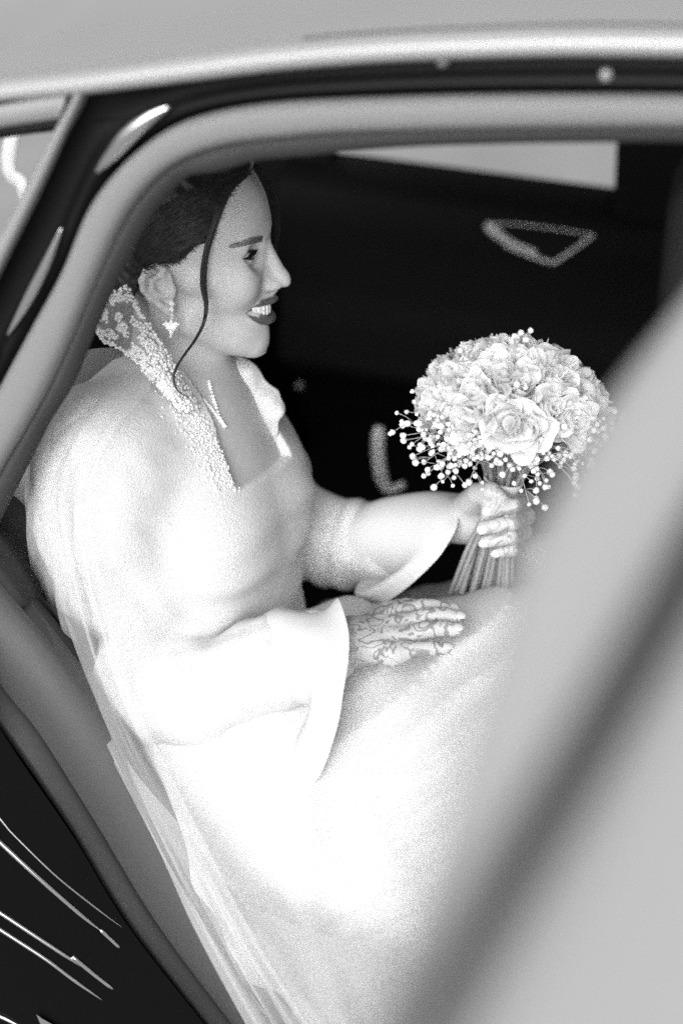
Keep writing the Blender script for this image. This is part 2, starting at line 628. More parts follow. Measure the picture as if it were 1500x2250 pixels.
# rear quarter window: frame, rubber, pane
q1 = curve([(190, 194), (170, 240), (148, 285), (75, 440), (0, 592), (-60, 715), (-140, 870)], -0.016, 50)
q2 = curve([(166, 205), (146, 243), (122, 284), (46, 432), (-34, 580), (-95, 705), (-180, 860)], -0.014, 50)
mesh('quarter_window_frame', *band(q1, q2, [(0, -0.01)] + bulge(0.006, 7) + [(1, -0.02)]), M['frame_paint'], CAR)
q3 = curve([(200, 183), (100, 200), (0, 217), (-140, 240)], -0.02, 20)
q4 = curve([(150, 203), (100, 212), (0, 229), (-140, 252)], -0.018, 20)
q5 = curve([(128, 266), (60, 276), (0, 285), (-140, 308)], -0.012, 20)
q6 = curve([(122, 275), (60, 285), (0, 294), (-140, 318)], -0.008, 20)
mesh('window_rubber', *band(q3, q4, [(0, -0.01), (0.2, 0), (0.8, 0), (1, -0.01)]), M['rubber'], CAR)
mesh('quarter_window_header', *band(q4, q5, [(0, -0.006), (0.1, 0.0), (0.9, 0.0), (1, -0.01)]), M['frame_paint'], CAR)
mesh('window_rubber', *band(q5, q6, [(0, -0.01), (0.3, 0), (0.8, 0), (1, -0.012)]), M['rubber'], CAR)
V = [on(px, py, 0.002) for px, py in ((150, 255), (-260, 300), (-260, 1000), (-110, 800))]
mesh('quarter_pane', V, [(0, 1, 2, 3)], M['pane'], CAR)
# rear shoulder of the body under the quarter window
mesh('rear_shoulder', *loft([curve([(-700, 900), (-300, 930), (-110, 790), (-60, 900)], y, 30) for y in (-0.01, 0.0)]), M['paint'], CAR)

# rear edge of the opening: grey sill trims and rubber joints
A_ = [(-150, 1330), (-60, 1490), (0, 1607), (80, 1722), (160, 1841), (277, 2033), (443, 2247), (600, 2440), (760, 2640)]
L1 = [(-150, 1250), (-60, 1405), (0, 1510), (80, 1610), (160, 1736), (213, 1822), (341, 2033), (501, 2247), (650, 2440), (800, 2640)]
L2 = [(-150, 1090), (-60, 1205), (0, 1290), (93, 1400), (173, 1503), (270, 1640), (410, 1860), (570, 2110), (720, 2330), (930, 2640)]
E2 = [(-150, 985), (-50, 1118), (0, 1165), (45, 1225), (90, 1305), (140, 1420), (190, 1530), (300, 1690), (450, 1900), (640, 2150), (980, 2640)]
a, l1, l2, e2 = curve(A_, -0.035), curve(L1, -0.012), curve(L2, 0.012), curve(E2, 0.05)
mesh('outer_sill_trim', *band(a, l1, [(0, -0.03), (0.02, -0.006), (0.10, 0.0), (0.5, 0.004), (0.93, 0.002), (0.98, -0.003), (1.0, -0.02)]), M['sill'], CAR)
mesh('inner_sill_trim', *band(l1, l2, [(0.005, -0.02), (0.02, -0.002), (0.06, 0.002), (0.30, 0.0035), (0.34, 0.006), (0.7, 0.006), (0.95, 0.003), (0.985, -0.002), (1, -0.02)]), M['sill'], CAR)
mesh('seat_side_trim', *band(curve(L2[:5], 0.012), curve(E2[:7], 0.05), [(0.01, -0.03), (0.03, -0.004), (0.4, 0.0), (0.8, 0.0), (1.0, -0.006), (0.2, -0.03), (-0.8, -0.06)]), M['side'], CAR)
mesh('sill_joint', *band(a, e2, [(-0.02, -0.03), (0.5, -0.03), (1.02, -0.05)]), M['rubber'], CAR)
# a clip seam across the trim
mesh('trim_seam', *tube([on(0, 1224, 0.02), on(14, 1220, 0.022), on(30, 1212, 0.024)], 0.0012, 6), M['rubber'], CAR)

# black rear wing beside the opening, its sky streaks built as polished beads
G = [[(-500, 1050, -0.03), (-250, 1180, -0.02), (-150, 1325, -0.045), (0, 1600, -0.045), (160, 1836, -0.045), (277, 2028, -0.045), (443, 2243, -0.045), (760, 2640, -0.045)],
     [(-560, 1150, -0.05), (-330, 1300, -0.05), (-220, 1460, -0.055), (-70, 1700, -0.058), (90, 1900, -0.06), (210, 2080, -0.06), (370, 2290, -0.06), (690, 2690, -0.06)],
     [(-650, 1400, -0.08), (-430, 1560, -0.08), (-300, 1700, -0.08), (-170, 1880, -0.082), (-20, 2060, -0.085), (110, 2230, -0.085), (270, 2420, -0.085), (590, 2800, -0.085)],
     [(-800, 1700, -0.10), (-560, 1850, -0.10), (-430, 1980, -0.10), (-300, 2130, -0.10), (-150, 2280, -0.10), (-20, 2430, -0.10), (140, 2600, -0.10), (460, 2950, -0.10)]]
ctrl = [[on(*c) for c in r] for r in G]
Gv = bicubic(ctrl, 24, 60).reshape(-1, 3)
mesh('rear_wing', list(Gv), grid_faces(24, 60), M['wing'], CAR)
wing_bvh = BVHTree.FromPolygons([tuple(v) for v in Gv], grid_faces(24, 60))
def on_wing(px, py, lift=0.0):
    d = ray(px, py)
    d = d / np.linalg.norm(d)
    h = wing_bvh.ray_cast(Vector(CAMP), Vector(d))[0]
    return (np.array(h) if h is not None else on(px, py, -0.07)) - LD * lift
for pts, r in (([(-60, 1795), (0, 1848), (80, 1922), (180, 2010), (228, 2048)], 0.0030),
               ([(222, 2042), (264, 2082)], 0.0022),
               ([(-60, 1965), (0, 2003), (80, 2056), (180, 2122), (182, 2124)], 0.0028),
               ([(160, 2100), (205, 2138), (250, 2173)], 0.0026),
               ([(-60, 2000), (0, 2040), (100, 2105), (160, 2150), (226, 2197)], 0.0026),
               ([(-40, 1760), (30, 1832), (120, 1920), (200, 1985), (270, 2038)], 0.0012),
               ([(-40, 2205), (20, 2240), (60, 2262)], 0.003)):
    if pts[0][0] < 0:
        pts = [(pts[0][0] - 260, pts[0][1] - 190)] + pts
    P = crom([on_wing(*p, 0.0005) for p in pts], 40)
    mesh('wing_streak', *tube(P, r * np.interp(np.linspace(0, 1, 40), [0, .08, .9, 1], [.8, 1, .8, .2]), 8), M['streak'], CAR)
P = [on_wing(84, 2222, 0.004), on_wing(98, 2228, 0.006), on_wing(150, 2262, 0.004), on_wing(96, 2250, 0.004)]
mesh('reflection_patch', P, [(0, 1, 2, 3)], M['chrome'], CAR, False)  # bright reflection on the wing, built as a chrome patch

# ---- far side of the cabin
FARY = 1.34
def belt(px):
    return 346 + (px - 720) * 0.131
# door card: ledge under the glass, then the panel
pxs = np.linspace(640, 2050, 30)
g0 = np.array([on(p, belt(p), FARY) for p in pxs])
rows = [g0 + LD * dy + UP * dz for dy, dz in ((0.03, 0.004), (0.0, 0.0), (-0.02, -0.004), (-0.05, -0.012), (-0.075, -0.025), (-0.085, -0.045), (-0.08, -0.10),
                                               (-0.07, -0.20), (-0.085, -0.27), (-0.14, -0.30), (-0.15, -0.33), (-0.09, -0.36), (-0.08, -0.62))]
mesh('far_door_panel', *loft(rows), M['interior'], CAR)
mesh('far_window_pane', [on(715, 200, FARY + .01), on(1372, 200, FARY + .01), on(1358, 436, FARY + .01), on(715, 352, FARY + .01)], [(0, 1, 2, 3)], M['pane'], CAR)
def slab(name, pix, yin, dy, mt, bev=0.006):
    P = [on(px, py, yin) for px, py in pix]
    n = len(P)
    V = P + [p + LD * dy for p in P]
    Fc = [tuple(range(n)), tuple(range(2 * n - 1, n - 1, -1))] + [(i, (i + 1) % n + 0, (i + 1) % n + n, i + n) for i in range(n)]
    o = mesh(name, V, Fc, mt, CAR, False)
    b = o.modifiers.new('bevel', 'BEVEL'); b.width = bev; b.segments = 3
    return o
slab('far_rear_pillar', [(230, 60), (722, 100), (718, 345), (724, 460), (90, 700)], FARY - 0.02, 0.05, M['interior'])
slab('far_centre_pillar', [(1372, 100), (1520, 100), (1490, 900), (1345, 900), (1356, 440)], FARY - 0.06, 0.08, M['interior'])
slab('far_front_door', [(1480, 480), (2700, 560), (2700, 1500), (1440, 1500)], FARY - 0.02, 0.03, M['interior'])
slab('far_lower_side', [(100, 420), (760, 380), (760, 1300), (100, 1300)], FARY - 0.04, 0.05, M['interior'])
slab('far_rear_side', [(-900, 650), (110, 640), (110, 1500), (-900, 1500)], FARY, 0.05, M['interior'])
# far door release: bezel, cup, lever
hy = FARY - 0.105
loop = [(1062, 490), (1120, 492), (1200, 500), (1303, 516), (1290, 530), (1218, 574), (1200, 574), (1140, 552), (1095, 526), (1062, 490)]
cup = slab('release_cup', loop[:-1], hy + 0.004, 0.02, M['interior'], 0.003)
P = crom([on(px, py, hy) for px, py in [(1108, 538), (1150, 556), (1205, 575), (1222, 574), (1262, 546), (1304, 516)]], 40)
mesh('release_bezel', *tube(P, 0.0035, 8), M['dull'], CAR)
P = crom([on(px, py, hy) for px, py in [(1068, 490), (1140, 493), (1220, 503), (1304, 516)]], 24)
mesh('release_rim', *tube(P, 0.0016, 6), M['dull'], CAR)
P = crom([on(px, py, hy - 0.004) for px, py in [(1066, 492), (1084, 506), (1106, 524), (1135, 540), (1180, 556)]], 24)
mesh('release_lever', *tube(P, np.interp(np.linspace(0, 1, 24), [0, .15, .45, 1], [.006, .0105, .007, .004]), 10), M['dull'], CAR)
# belt buckle standing up from the seat, and a small grey dot on the far side
P = crom([on(px, py, 0.80) for px, py in [(832, 938), (830, 985), (834, 1030), (842, 1062), (856, 1076), (888, 1064)]], 40)
mesh('belt_buckle', *tube(P, np.interp(np.linspace(0, 1, 40), [0, .1, .6, .85, 1], [.007, .0105, .0105, .007, .006]), 10), M['strap'], CAR)
mesh('grey_dot', *tube([on(658, 848, 1.14), on(658, 848, 1.165)], [0.0055, 0.006], 14), M['frame_paint'], CAR)

mesh('pale_strip', *sweep(crom([on(30, 250, 0.55), on(26, 300, 0.55), on(18, 350, 0.55), on(24, 385, 0.55), on(46, 402, 0.55), on(60, 440, 0.55)], 30), [(-0.009, 0), (0.009, 0), (0.009, 0.002), (-0.009, 0.002)], LD), M['strap'], CAR)  # pale bent strip behind the quarter window
# ---- rear seat, shelf, front seat, floor
def cbox(name, c, half, mt, bev, tilt=0.0):
    ct, st = math.cos(tilt), math.sin(tilt)
    ax = FW * ct + UP * st
    az = UP * ct - FW * st
    return mesh(name, *rbox(car(*c), half, (ax, LD, az), bev, 5), mt, CAR)
cbox('seat_cushion', (-0.02, 0.68, 0.50), (0.34, 0.58, 0.11), M['leather'], 0.05, 0.06)
cbox('seat_backrest', (-0.54, 0.68, 0.72), (0.10, 0.58, 0.29), M['leather'], 0.06, 0.24)
cbox('seat_head_restraint', (-0.62, 1.0, 1.04), (0.05, 0.13, 0.07), M['leather'], 0.04, 0.2)
cbox('seat_bolster', (-0.50, 0.10, 0.72), (0.10, 0.055, 0.33), M['leather'], 0.04, 0.24)
cbox('front_seat_backrest', (0.90, 1.0, 0.76), (0.10, 0.25, 0.38), M['leather'], 0.07, 0.2)
cbox('front_seat_head_restraint', (0.80, 1.0, 1.22), (0.05, 0.13, 0.09), M['leather'], 0.04, 0.2)
cbox('front_seat_backrest', (0.95, 0.34, 0.76), (0.10, 0.25, 0.38), M['leather'], 0.07, 0.2)
cbox('front_seat_head_restraint', (0.85, 0.34, 1.22), (0.05, 0.13, 0.09), M['leather'], 0.04, 0.2)
mesh('front_head_restraint', *rbox(on(1552, 540, 0.92), (0.055, 0.13, 0.12), (FW, LD, UP), 0.05, 5), M['side'], CAR)
cbox('cabin_floor', (0.5, 0.68, 0.30), (1.5, 0.72, 0.02), M['interior'], 0.01)
cbox('dashboard', (1.75, 0.68, 0.75), (0.25, 0.68, 0.30), M['interior'], 0.06)
cbox('side_sill', (0.45, -0.02, 0.30), (0.85, 0.05, 0.08), M['paint'], 0.02)
cbox('centre_pillar', (0.60, 0.02, 0.80), (0.06, 0.04, 0.58), M['jamb'], 0.02)
cbox('front_door', (1.25, -0.05, 0.62), (0.58, 0.06, 0.38), M['paint'], 0.04)
# rear wheel inside the wing
def lathe(prof, c, axis, n=48):
    a = np.cross(axis, UP); a /= np.linalg.norm(a)
    b = np.cross(axis, a)
    V = [c + axis * l + r * (math.cos(2 * math.pi * j / n) * a + math.sin(2 * math.pi * j / n) * b) for r, l in prof for j in range(n)]
    return V, grid_faces(len(prof), n, True)
wheel = mesh('wheel', *lathe([(0.05, 0.0), (0.20, 0.02), (0.21, 0.05), (0.21, 0.18)], car(-0.95, -0.12, 0.33), LD), M['chrome'], CAR)
mesh('tyre', *lathe([(0.21, 0.03), (0.225, 0.0), (0.29, -0.005), (0.325, 0.02), (0.33, 0.06), (0.33, 0.16), (0.31, 0.2), (0.21, 0.2)], car(-0.95, -0.12, 0.33), LD), M['rubber'], wheel)

# ---- the open rear door: only its upper frame comes into the picture, close to the lens
T0, T1 = vec(0.009, 0.20, 1.360), vec(0.138, 0.55, 1.384)
dd = (T1 - T0) / np.linalg.norm(T1 - T0)
dn = vec(dd[1], -dd[0], 0); dn /= np.linalg.norm(dn)
dw = dn * 0.90 - UP * 0.436                        # across the frame, sloping to the outside
nn = np.cross(dd, dw); nn = nn / np.linalg.norm(nn) * (1 if np.cross(dd, dw)[2] > 0 else -1)
def dplane(px, py):
    d = ray(px, py)
    return CAMP + d * (((T0 - CAMP) @ nn) / (d @ nn))
top = crom([dplane(*p) for p in [(1640, 470), (1580, 545), (1500, 660), (1350, 860), (1190, 1130), (1040, 1520), (920, 1900), (810, 2250), (740, 2550)]], 60)
low = crom([dplane(*p) for p in [(1700, 770), (1640, 890), (1560, 1040), (1420, 1300), (1265, 1580), (1120, 1820), (990, 2040), (860, 2260), (770, 2560)]], 60)
low2 = crom([dplane(*p) for p in [(1800, 870), (1730, 990), (1640, 1160), (1500, 1420), (1345, 1690), (1200, 1930), (1070, 2150), (960, 2350), (850, 2640)]], 60)
DOOR = mesh('rear_door', *loft([top - UP * 0.05 + dn * 0.004, top - UP * 0.012 - dn * 0.001, top - nn * 0.003] +
            [top + (low - top) * t + nn * b for t, b in ((0.08, 0.0), (0.25, 0.003), (0.6, 0.004), (0.9, 0.001), (0.98, -0.004), (1.0, -0.015))]),
            M['doorskin'], CAR)
mesh('window_channel', *loft([low - nn * 0.014, low + (low2 - low) * 0.5 - nn * 0.016, low2 - nn * 0.014]), M['channel'], DOOR)
mesh('door_trim', *loft([low2 - nn * 0.016, low2 - nn * 0.004, low2 + dw * 0.01, low2 + dw * 0.05 + nn * 0.003, low2 + dw * 0.11, low2 + dw * 0.13 - UP * 0.02, low2 + dw * 0.13 - UP * 0.5, low2 + dw * 0.02 - UP * 0.8]), M['doorskin'], DOOR)

# ================================================================== the bride
YM = 1.38                                          # depth of the middle of the head
H0 = at(440, 580, YM)
SCL = 0.000972                                     # metres per head unit

def Lh(px, py, lat):
    """head units (forward, sideways, up) of a point of the near side of the head"""
    q = (at(px, py, YM - lat * SCL) - H0) / SCL
    return vec(q[0], lat, q[2])

def HW(x, l, z):
    """head units to the place; l > 0 is the near side"""
    return H0 + vec(x, -l, z) * SCL

PROFILE = [(540, 365), (573, 410), (587, 440), (595, 473), (597, 497), (593, 517), (597, 537), (610, 562), (623, 585), (636, 602), (639, 615), (634, 628), (621, 635),
           (608, 638), (606, 645), (609, 653), (608, 662), (604, 670), (604, 690), (603, 699), (600, 707), (594, 718), (590, 727), (592, 740), (590, 758), (583, 770)]
PT = np.array([Lh(px, py, 0)[[0, 2]] for px, py in PROFILE])
UL = [(73.2, 0, -37.0), (70.8, 8, -36.8), (61.5, 19.5, -35.6), (46.5, 28.6, -37.6)]
ULr = [3.0, 3.2, 2.8, 1.2]
LL = [(70, 0, -57.8), (67.5, 9, -56.8), (58.5, 20, -50.2), (47.0, 28.6, -39.6)]
LLr = [5.0, 5.1, 4.4, 1.5]
EYE = vec(43.5, 31.5, 18.0)

def head_core(q):
    d = ell(q, (-15, 0, 52), (88, 75, 80))
    d = smin(d, ell(q, (8, 0, -3), (57, 63, 56)), 20)
    d = smin(d, ell(q, (22, 0, -55), (42, 40, 38)), 16)
    d = smin(d, cap(q, (-12, 49, -44), (50, 10, -83), 14, 13.5), 20)
    d = smin(d, cap(q, (40, 44, -1), (-2, 61, 2), 14, 11), 12)
    d = smin(d, sph(q, (42, 34, -12), 17.0), 22)             # cheek lifted by the smile
    d = smin(d, ell(q, (45, 0, -46), (24, 25, 24)), 9)      # round the mouth
    d = smin(d, cap(q, (61, 8, 38), (45, 42, 36), 8.5, 8), 9)
    d = smin(d, sph(q, (55, 0, -85), 15), 9)
    return d

def face_more(q, mouth=True):
    d = head_core(q)
    d = smax(d, -sph(q, EYE + (17, -2, 1), 15), 9)          # eye socket
    lid = sph(q, EYE, 13.6)
    d = smin(d, lid, 3.5)
    d = smin(d, cap(q, EYE + (7, -9, 9.5), EYE + (3, 12, 8), 4.2, 3.6), 4)      # fold above the upper lid
    d = smin(d, cap(q, EYE + (8, -10, -9), EYE + (3, 10, -9.5), 3.6, 3.4), 5)   # lower lid pad
    # nose
    n = cap(q, (64, 0, 31), (80, 0, -9), 6.0, 7.6)
    n = smin(n, cap(q, (60, 0, 14), (68, 0, -13), 8, 13), 6)
    n = smin(n, sph(q, (67, 0, -24), 9.5), 6)
    n = smin(n, sph(q, (83.5, 0, -15.5), 9.0), 6)
    n = smin(n, ell(q, (73, 10.0, -19.0), (9.0, 6.2, 6.2)), 5)
    n = smin(n, cap(q, (62, 10, -6), (68, 12, -18), 6, 6), 6)
    d = smin(d, n, 7)
    # fold from the nostril to the mouth corner
    # lips
    d = smin(d, chain(q, UL, ULr), 2.6)
    d = smin(d, chain(q, LL, LLr), 2.8)
    return d

def mouth_slot(q):
    x, l, z = q[:, 0], q[:, 1], q[:, 2]
    u = np.clip(l / 28.5, 0, 1.2)
    zu = -40.3 + 2.2 * u ** 2
    zl = -53.0 + 14.4 * u ** 2.3
    xa = 47 + 27 * np.sqrt(np.clip(1 - np.minimum(u, 1) ** 2, 0, 1))
    return np.maximum.reduce([z - zu, zl - z, (xa - 13) - x, l - 28])

EYEPOLY = [Lh(*c)[[0, 2]] for c in ((514, 567, 43), (524, 562, 42), (536, 556.5, 40), (549, 552, 37), (559, 550, 34), (562, 556, 32), (559, 565, 34), (549, 570.5, 37), (535, 571, 40), (523, 569, 42))]
def eye_slot2(q):
    return np.maximum.reduce([poly2d(q[:, 0], q[:, 2], EYEPOLY), sph(q, EYE, 16.5), 30.0 - q[:, 1]])

LIPLAT = lambda px: float(np.interp(px, [540, 560, 585, 600, 609], [28, 23.5, 15, 7, 1]))
LIPS = [[Lh(px, py, LIPLAT(px))[[0, 2]] for px, py in P] for P in (
    [(539, 684), (552, 674), (568, 666), (586, 658), (602, 652), (610, 655), (609, 668), (598, 670), (580, 673), (560, 678), (546, 683)],
    [(539, 684), (552, 691), (570, 694), (588, 694), (605, 691), (606, 704), (600, 717), (588, 718.5), (572, 713), (557, 703), (546, 693)])]

def eye_slot(q):
    r = q - EYE
    x, l, z = r[:, 0], r[:, 1], r[:, 2]
    u = np.clip(l / 13.5, -1, 1)
    zu = 4.2 * (1 - u ** 2) - 0.6 + 0.9 * u
    zl = -3.4 * (1 - u ** 2) - 0.6 + 0.9 * u
    return np.maximum.reduce([z - zu, zl - z, -5.0 - x, np.abs(l) - 13])

# match the drawn profile: shift the middle of the face forwards or back, fading sideways
_z = np.linspace(PT[:, 1].min(), PT[:, 1].max(), 160)
_xs = np.linspace(20, 115, 400)
_q = np.stack(np.meshgrid(_z, _xs, indexing='ij'), -1).reshape(-1, 2)
_d = face_more(np.stack([_q[:, 1], np.zeros(len(_q)), _q[:, 0]], 1)).reshape(len(_z), len(_xs))
_front = np.array([_xs[np.where(r < 0)[0].max()] if (r < 0).any() else np.nan for r in _d])
_want = np.interp(_z, PT[::-1, 1], PT[::-1, 0])
_dx = np.nan_to_num(_want - _front)
_dx = np.clip(_dx, -5, 5)
_dx = np.convolve(np.pad(_dx, 5, mode='edge'), np.ones(11) / 11, mode='valid')

def fold(p):
    q = (p - H0) / SCL
    return np.stack([q[:, 0], np.abs(q[:, 1]), q[:, 2]], 1)

def warp(q):
    s = np.interp(q[:, 2], _z, _dx, left=0, right=0)
    fall = np.exp(-(q[:, 1] / 17) ** 2) * np.clip((q[:, 0] - 15) / 30, 0, 1)
    r = q.copy()
    r[:, 0] -= s * fall
    return r

# ear (near side traced, far side mirrored)
def ear_pt(zx, zy, lat):
    return Lh(200 + zx / 3, 340 + zy / 3, lat)
HELIX = [ear_pt(500, 860, 71), ear_pt(470, 800, 74), ear_pt(480, 755, 75), ear_pt(430, 735, 78), ear_pt(365, 765, 82), ear_pt(335, 830, 84), ear_pt(345, 890, 83), ear_pt(395, 945, 80), ear_pt(455, 990, 77), ear_pt(515, 1035, 74)]
ANTI = [ear_pt(455, 790, 75), ear_pt(400, 830, 79), ear_pt(400, 880, 79), ear_pt(440, 925, 76), ear_pt(500, 930, 73)]
LOBE = [ear_pt(515, 1015, 73), ear_pt(535, 985, 71)]
TRAG = [ear_pt(540, 880, 70), ear_pt(535, 925, 70)]

def ear(q):
    d = chain(q, HELIX, [2.4, 2.6, 2.8, 3.2, 3.4, 3.4, 3.2, 3.2, 3.6, 5.0], 2)
    d = smin(d, chain(q, ANTI, [2.6, 3.2, 3.4, 3.2, 3.0], 2), 2.5)
    d = smin(d, cap(q, LOBE[0], LOBE[1], 5.2, 4.4), 3)
    d = smin(d, cap(q, TRAG[0], TRAG[1], 3.8, 3.6), 3)
    c = (ear_pt(440, 860, 70))
    d = smin(d, ell(q, c, (16, 4.5, 24)), 3)
    return d

NB = at(412, 905, 1.41)                            # root of the neck
TF = vec(math.cos(math.radians(23)), -math.sin(math.radians(23)), 0)   # the way the chest faces
TA = vec(-TF[1], TF[0], 0)                         # towards her far shoulder
TM = np.stack([TF, TA, UP])
SN = at(208, 985, 1.255)
SF = at(545, 985, 1.455)
PELV = at(440, 1540, 1.36)
CH = vec(-0.085, 1.325, 0.90) - TF * 0.098

def torso(p, o=0.0):
    d = ell(p, CH, (0.098, 0.145, 0.165), TM)
    d = smin(d, cap(p, CH - UP * 0.06, PELV, 0.112, 0.125), 0.07)
    d = smin(d, cap(p, NB - UP * 0.035 - TF * 0.02, SN, 0.045, 0.05), 0.04)
    d = smin(d, cap(p, NB - UP * 0.05 - TF * 0.02, SF, 0.038, 0.038), 0.04)
    for sg in (-1, 1):
        d = smin(d, sph(p, CH + TF * 0.058 + TA * (0.060 * sg) - UP * 0.018, 0.054), 0.04)
    return d - o

NK0, NK1 = HW(-22, 0, -45), NB - UP * 0.01 - TF * 0.012
def neck(p):
    d = cap(p, NK0, NK1, 0.047, 0.052)
    # the long neck muscle from behind the ear to the notch
    d = smin(d, cap(p, HW(-38, 46, -28), NB + TF * 0.035 - UP * 0.012 - TA * 0.012, 0.012, 0.009), 0.014)
    # collar bones
    d = smin(d, cap(p, NB + TF * 0.045 - UP * 0.022 - TA * 0.015, SN + TF * 0.02 + UP * 0.02, 0.009, 0.008), 0.02)
    return d

def body_up(p):
    q = fold(p)
    qw = warp(q)
    f = face_more(qw)
    f = smax(f, -mouth_slot(qw), 0.8)
    f = smax(f, -eye_slot2(q), 0.5)
    f = smax(f, -ell(qw, (75.0, 8.5, -26.0), (6.5, 2.6, 1.9)), 1.0)
    f = smin(f, ear(q), 2.0)
    f = f * SCL
    return smin(smin(f, neck(p), 0.012), torso(p), 0.02)

V, Fc = surface(body_up, (-0.36, 1.14, 0.80), (0.02, 1.68, 1.27), 0.0017, 4, 1.5)
parts = [(V, Fc)]

# ---- arms, hands and legs
ELN, WRN = at(300, 1500, 1.23), at(762, 1412, 1.185)
ELF, WRF = at(650, 1175, 1.50), at(1022, 1140, 1.375)
HIPN, KNN, ANN = at(440, 1580, 1.30), at(1150, 1490, 1.26), at(1420, 2250, 1.26)
HIPF, KNF, ANF = at(560, 1550, 1.47), at(1215, 1365, 1.42), at(1460, 2050, 1.42)

def limbs(p):
    d = chain(p, [SN, ELN, WRN], [0.045, 0.036, 0.024])
    d = np.minimum(d, chain(p, [SF, ELF, WRF], [0.045, 0.036, 0.024]))
    d = np.minimum(d, chain(p, [HIPN, KNN, ANN], [0.075, 0.052, 0.035]))
    d = np.minimum(d, chain(p, [HIPF, KNF, ANF], [0.075, 0.052, 0.035]))
    d = smin(d, sph(p, PELV, 0.11), 0.05)
    return d
V, Fc = surface(limbs, (-0.45, 1.05, 0.2), (0.5, 1.75, 1.1), 0.007, 3)
parts.append((V, Fc))

# near hand, palm down on the lap
def pts(*a):
    return [at(*q) for q in a]
NH = [  # index, middle, ring, little: knuckle, middle joint, end joint, tip
    (pts((872, 1352, 1.215), (928, 1334, 1.222), (965, 1334, 1.222), (990, 1340, 1.220)), [0.0100, 0.0088, 0.0078, 0.0064]),
    (pts((880, 1376, 1.197), (938, 1354, 1.203), (980, 1352, 1.203), (1006, 1358, 1.200)), [0.0102, 0.0090, 0.0079, 0.0066]),
    (pts((876, 1404, 1.180), (932, 1384, 1.184), (975, 1380, 1.184), (1001, 1384, 1.182)), [0.0098, 0.0086, 0.0076, 0.0064]),
    (pts((862, 1436, 1.163), (912, 1426, 1.164), (948, 1424, 1.164), (978, 1426, 1.163)), [0.0090, 0.0078, 0.0070, 0.0058]),
]
def near_hand(p):
    d = None
    for P, r in NH:
        e = chain(p, P, r)
        d = e if d is None else smin(d, e, 0.0035)
    w = WRN
    for P, r in NH:
        d = smin(d, cap(p, w + (P[0] - w) * 0.25, P[0] + vec(0, 0, -0.002), 0.0135, 0.0098), 0.012)
    d = smin(d, cap(p, ELN + (w - ELN) * 0.6, w, 0.028, 0.0235), 0.02)
    d = smin(d, chain(p, pts((800, 1385, 1.215), (850, 1345, 1.245), (890, 1335, 1.255), (925, 1332, 1.262)), [0.014, 0.0115, 0.010, 0.0075]), 0.01)
    for i in range(3):                               # tendons and knuckles
        d = smin(d, cap(p, w + (NH[i][0][0] - w) * 0.4 + UP * 0.009, NH[i][0][0] + UP * 0.0028, 0.003, 0.0062), 0.007)
    return d
V, Fc = surface(near_hand, (-0.08, 1.09, 0.72), (0.16, 1.33, 0.92), 0.0013, 4)
parts.append((V, Fc))
nh0 = sum(len(a) for a, b in parts[:-1])
# far hand, closed round the stems
GC = at(1092, 1140, 1.345)                          # the stems inside the grip
def fh(px, py, Y):
    return at(px, py, Y)
FH = [
    ([fh(1122, 1090, 1.385), fh(1152, 1098, 1.352), fh(1128, 1112, 1.318), fh(1072, 1120, 1.316)], [0.0105, 0.0100, 0.0090, 0.0074]),
    ([fh(1124, 1122, 1.385), fh(1156, 1134, 1.350), fh(1126, 1148, 1.314), fh(1062, 1160, 1.314)], [0.0105, 0.0100, 0.0090, 0.0074]),
    ([fh(1122, 1154, 1.385), fh(1150, 1168, 1.348), fh(1122, 1180, 1.314), fh(1066, 1190, 1.315)], [0.0100, 0.0096, 0.0086, 0.0070]),
    ([fh(1118, 1184, 1.385), fh(1140, 1198, 1.346), fh(1124, 1208, 1.318), fh(1092, 1213, 1.318)], [0.0092, 0.0086, 0.0078, 0.0064]),
]
def far_hand(p):
    d = None
    for P, r in FH:
        e = chain(p, P, r)
        d = e if d is None else np.minimum(d, e)
    w = WRF
    palm = None
    for P, r in FH:
        e = cap(p, w + (P[0] - w) * 0.2, P[0], 0.017, 0.0115)
        palm = e if palm is None else smin(palm, e, 0.012)
    d = smin(d, palm, 0.006)
    d = smin(d, cap(p, ELF + (w - ELF) * 0.55, w, 0.030, 0.0235), 0.02)
    d = smin(d, chain(p, [fh(1030, 1110, 1.365), fh(1050, 1086, 1.338), fh(1078, 1080, 1.322), fh(1098, 1092, 1.316)], [0.016, 0.0125, 0.0105, 0.0082]), 0.009)
    return d
V, Fc = surface(far_hand, (0.0, 1.27, 0.73), (0.26, 1.50, 0.95), 0.0013, 4)
parts.append((V, Fc))

allV = np.concatenate([a for a, b in parts])
o_ = 0
allF = []
for a, b in parts:
    allF.append(b + o_)
    o_ += len(a)
allF = np.concatenate(allF)
PERSON = npmesh('person', allV, allF, M['skin'])
PERSON['label'] = 'smiling bride in white wedding dress sitting sideways in the car holding a bouquet'
PERSON['category'] = 'person'
q = warp(fold(allV))
lipd = np.minimum(chain(q, UL, np.array(ULr) + 0.4), chain(q, LL, np.array(LLr) + 0.4))
lipm = np.clip(0.5 - lipd / 0.9, 0, 1) * (q[:, 0] > 60)
q0_ = fold(allV)
for LP in LIPS:
    lipm = np.maximum(lipm, np.clip(0.5 - poly2d(q0_[:, 0], q0_[:, 2], LP) / 0.8, 0, 1) * (q0_[:, 0] > 40) * (q0_[:, 1] < 40))
lipm[nh0:] = 0
slot = mouth_slot(q)
lipm = np.maximum(lipm, np.clip(0.3 - slot, 0, 1) * (slot < 1))
attr(PERSON, 'lip', lipm)
isnear = np.zeros(len(allV)); isnear[nh0:nh0 + len(parts[2][0])] = 1
hen = isnear * np.clip((allV[:, 0] - WRN[0]) / 0.02 + 0.3, 0, 1) * 0.75
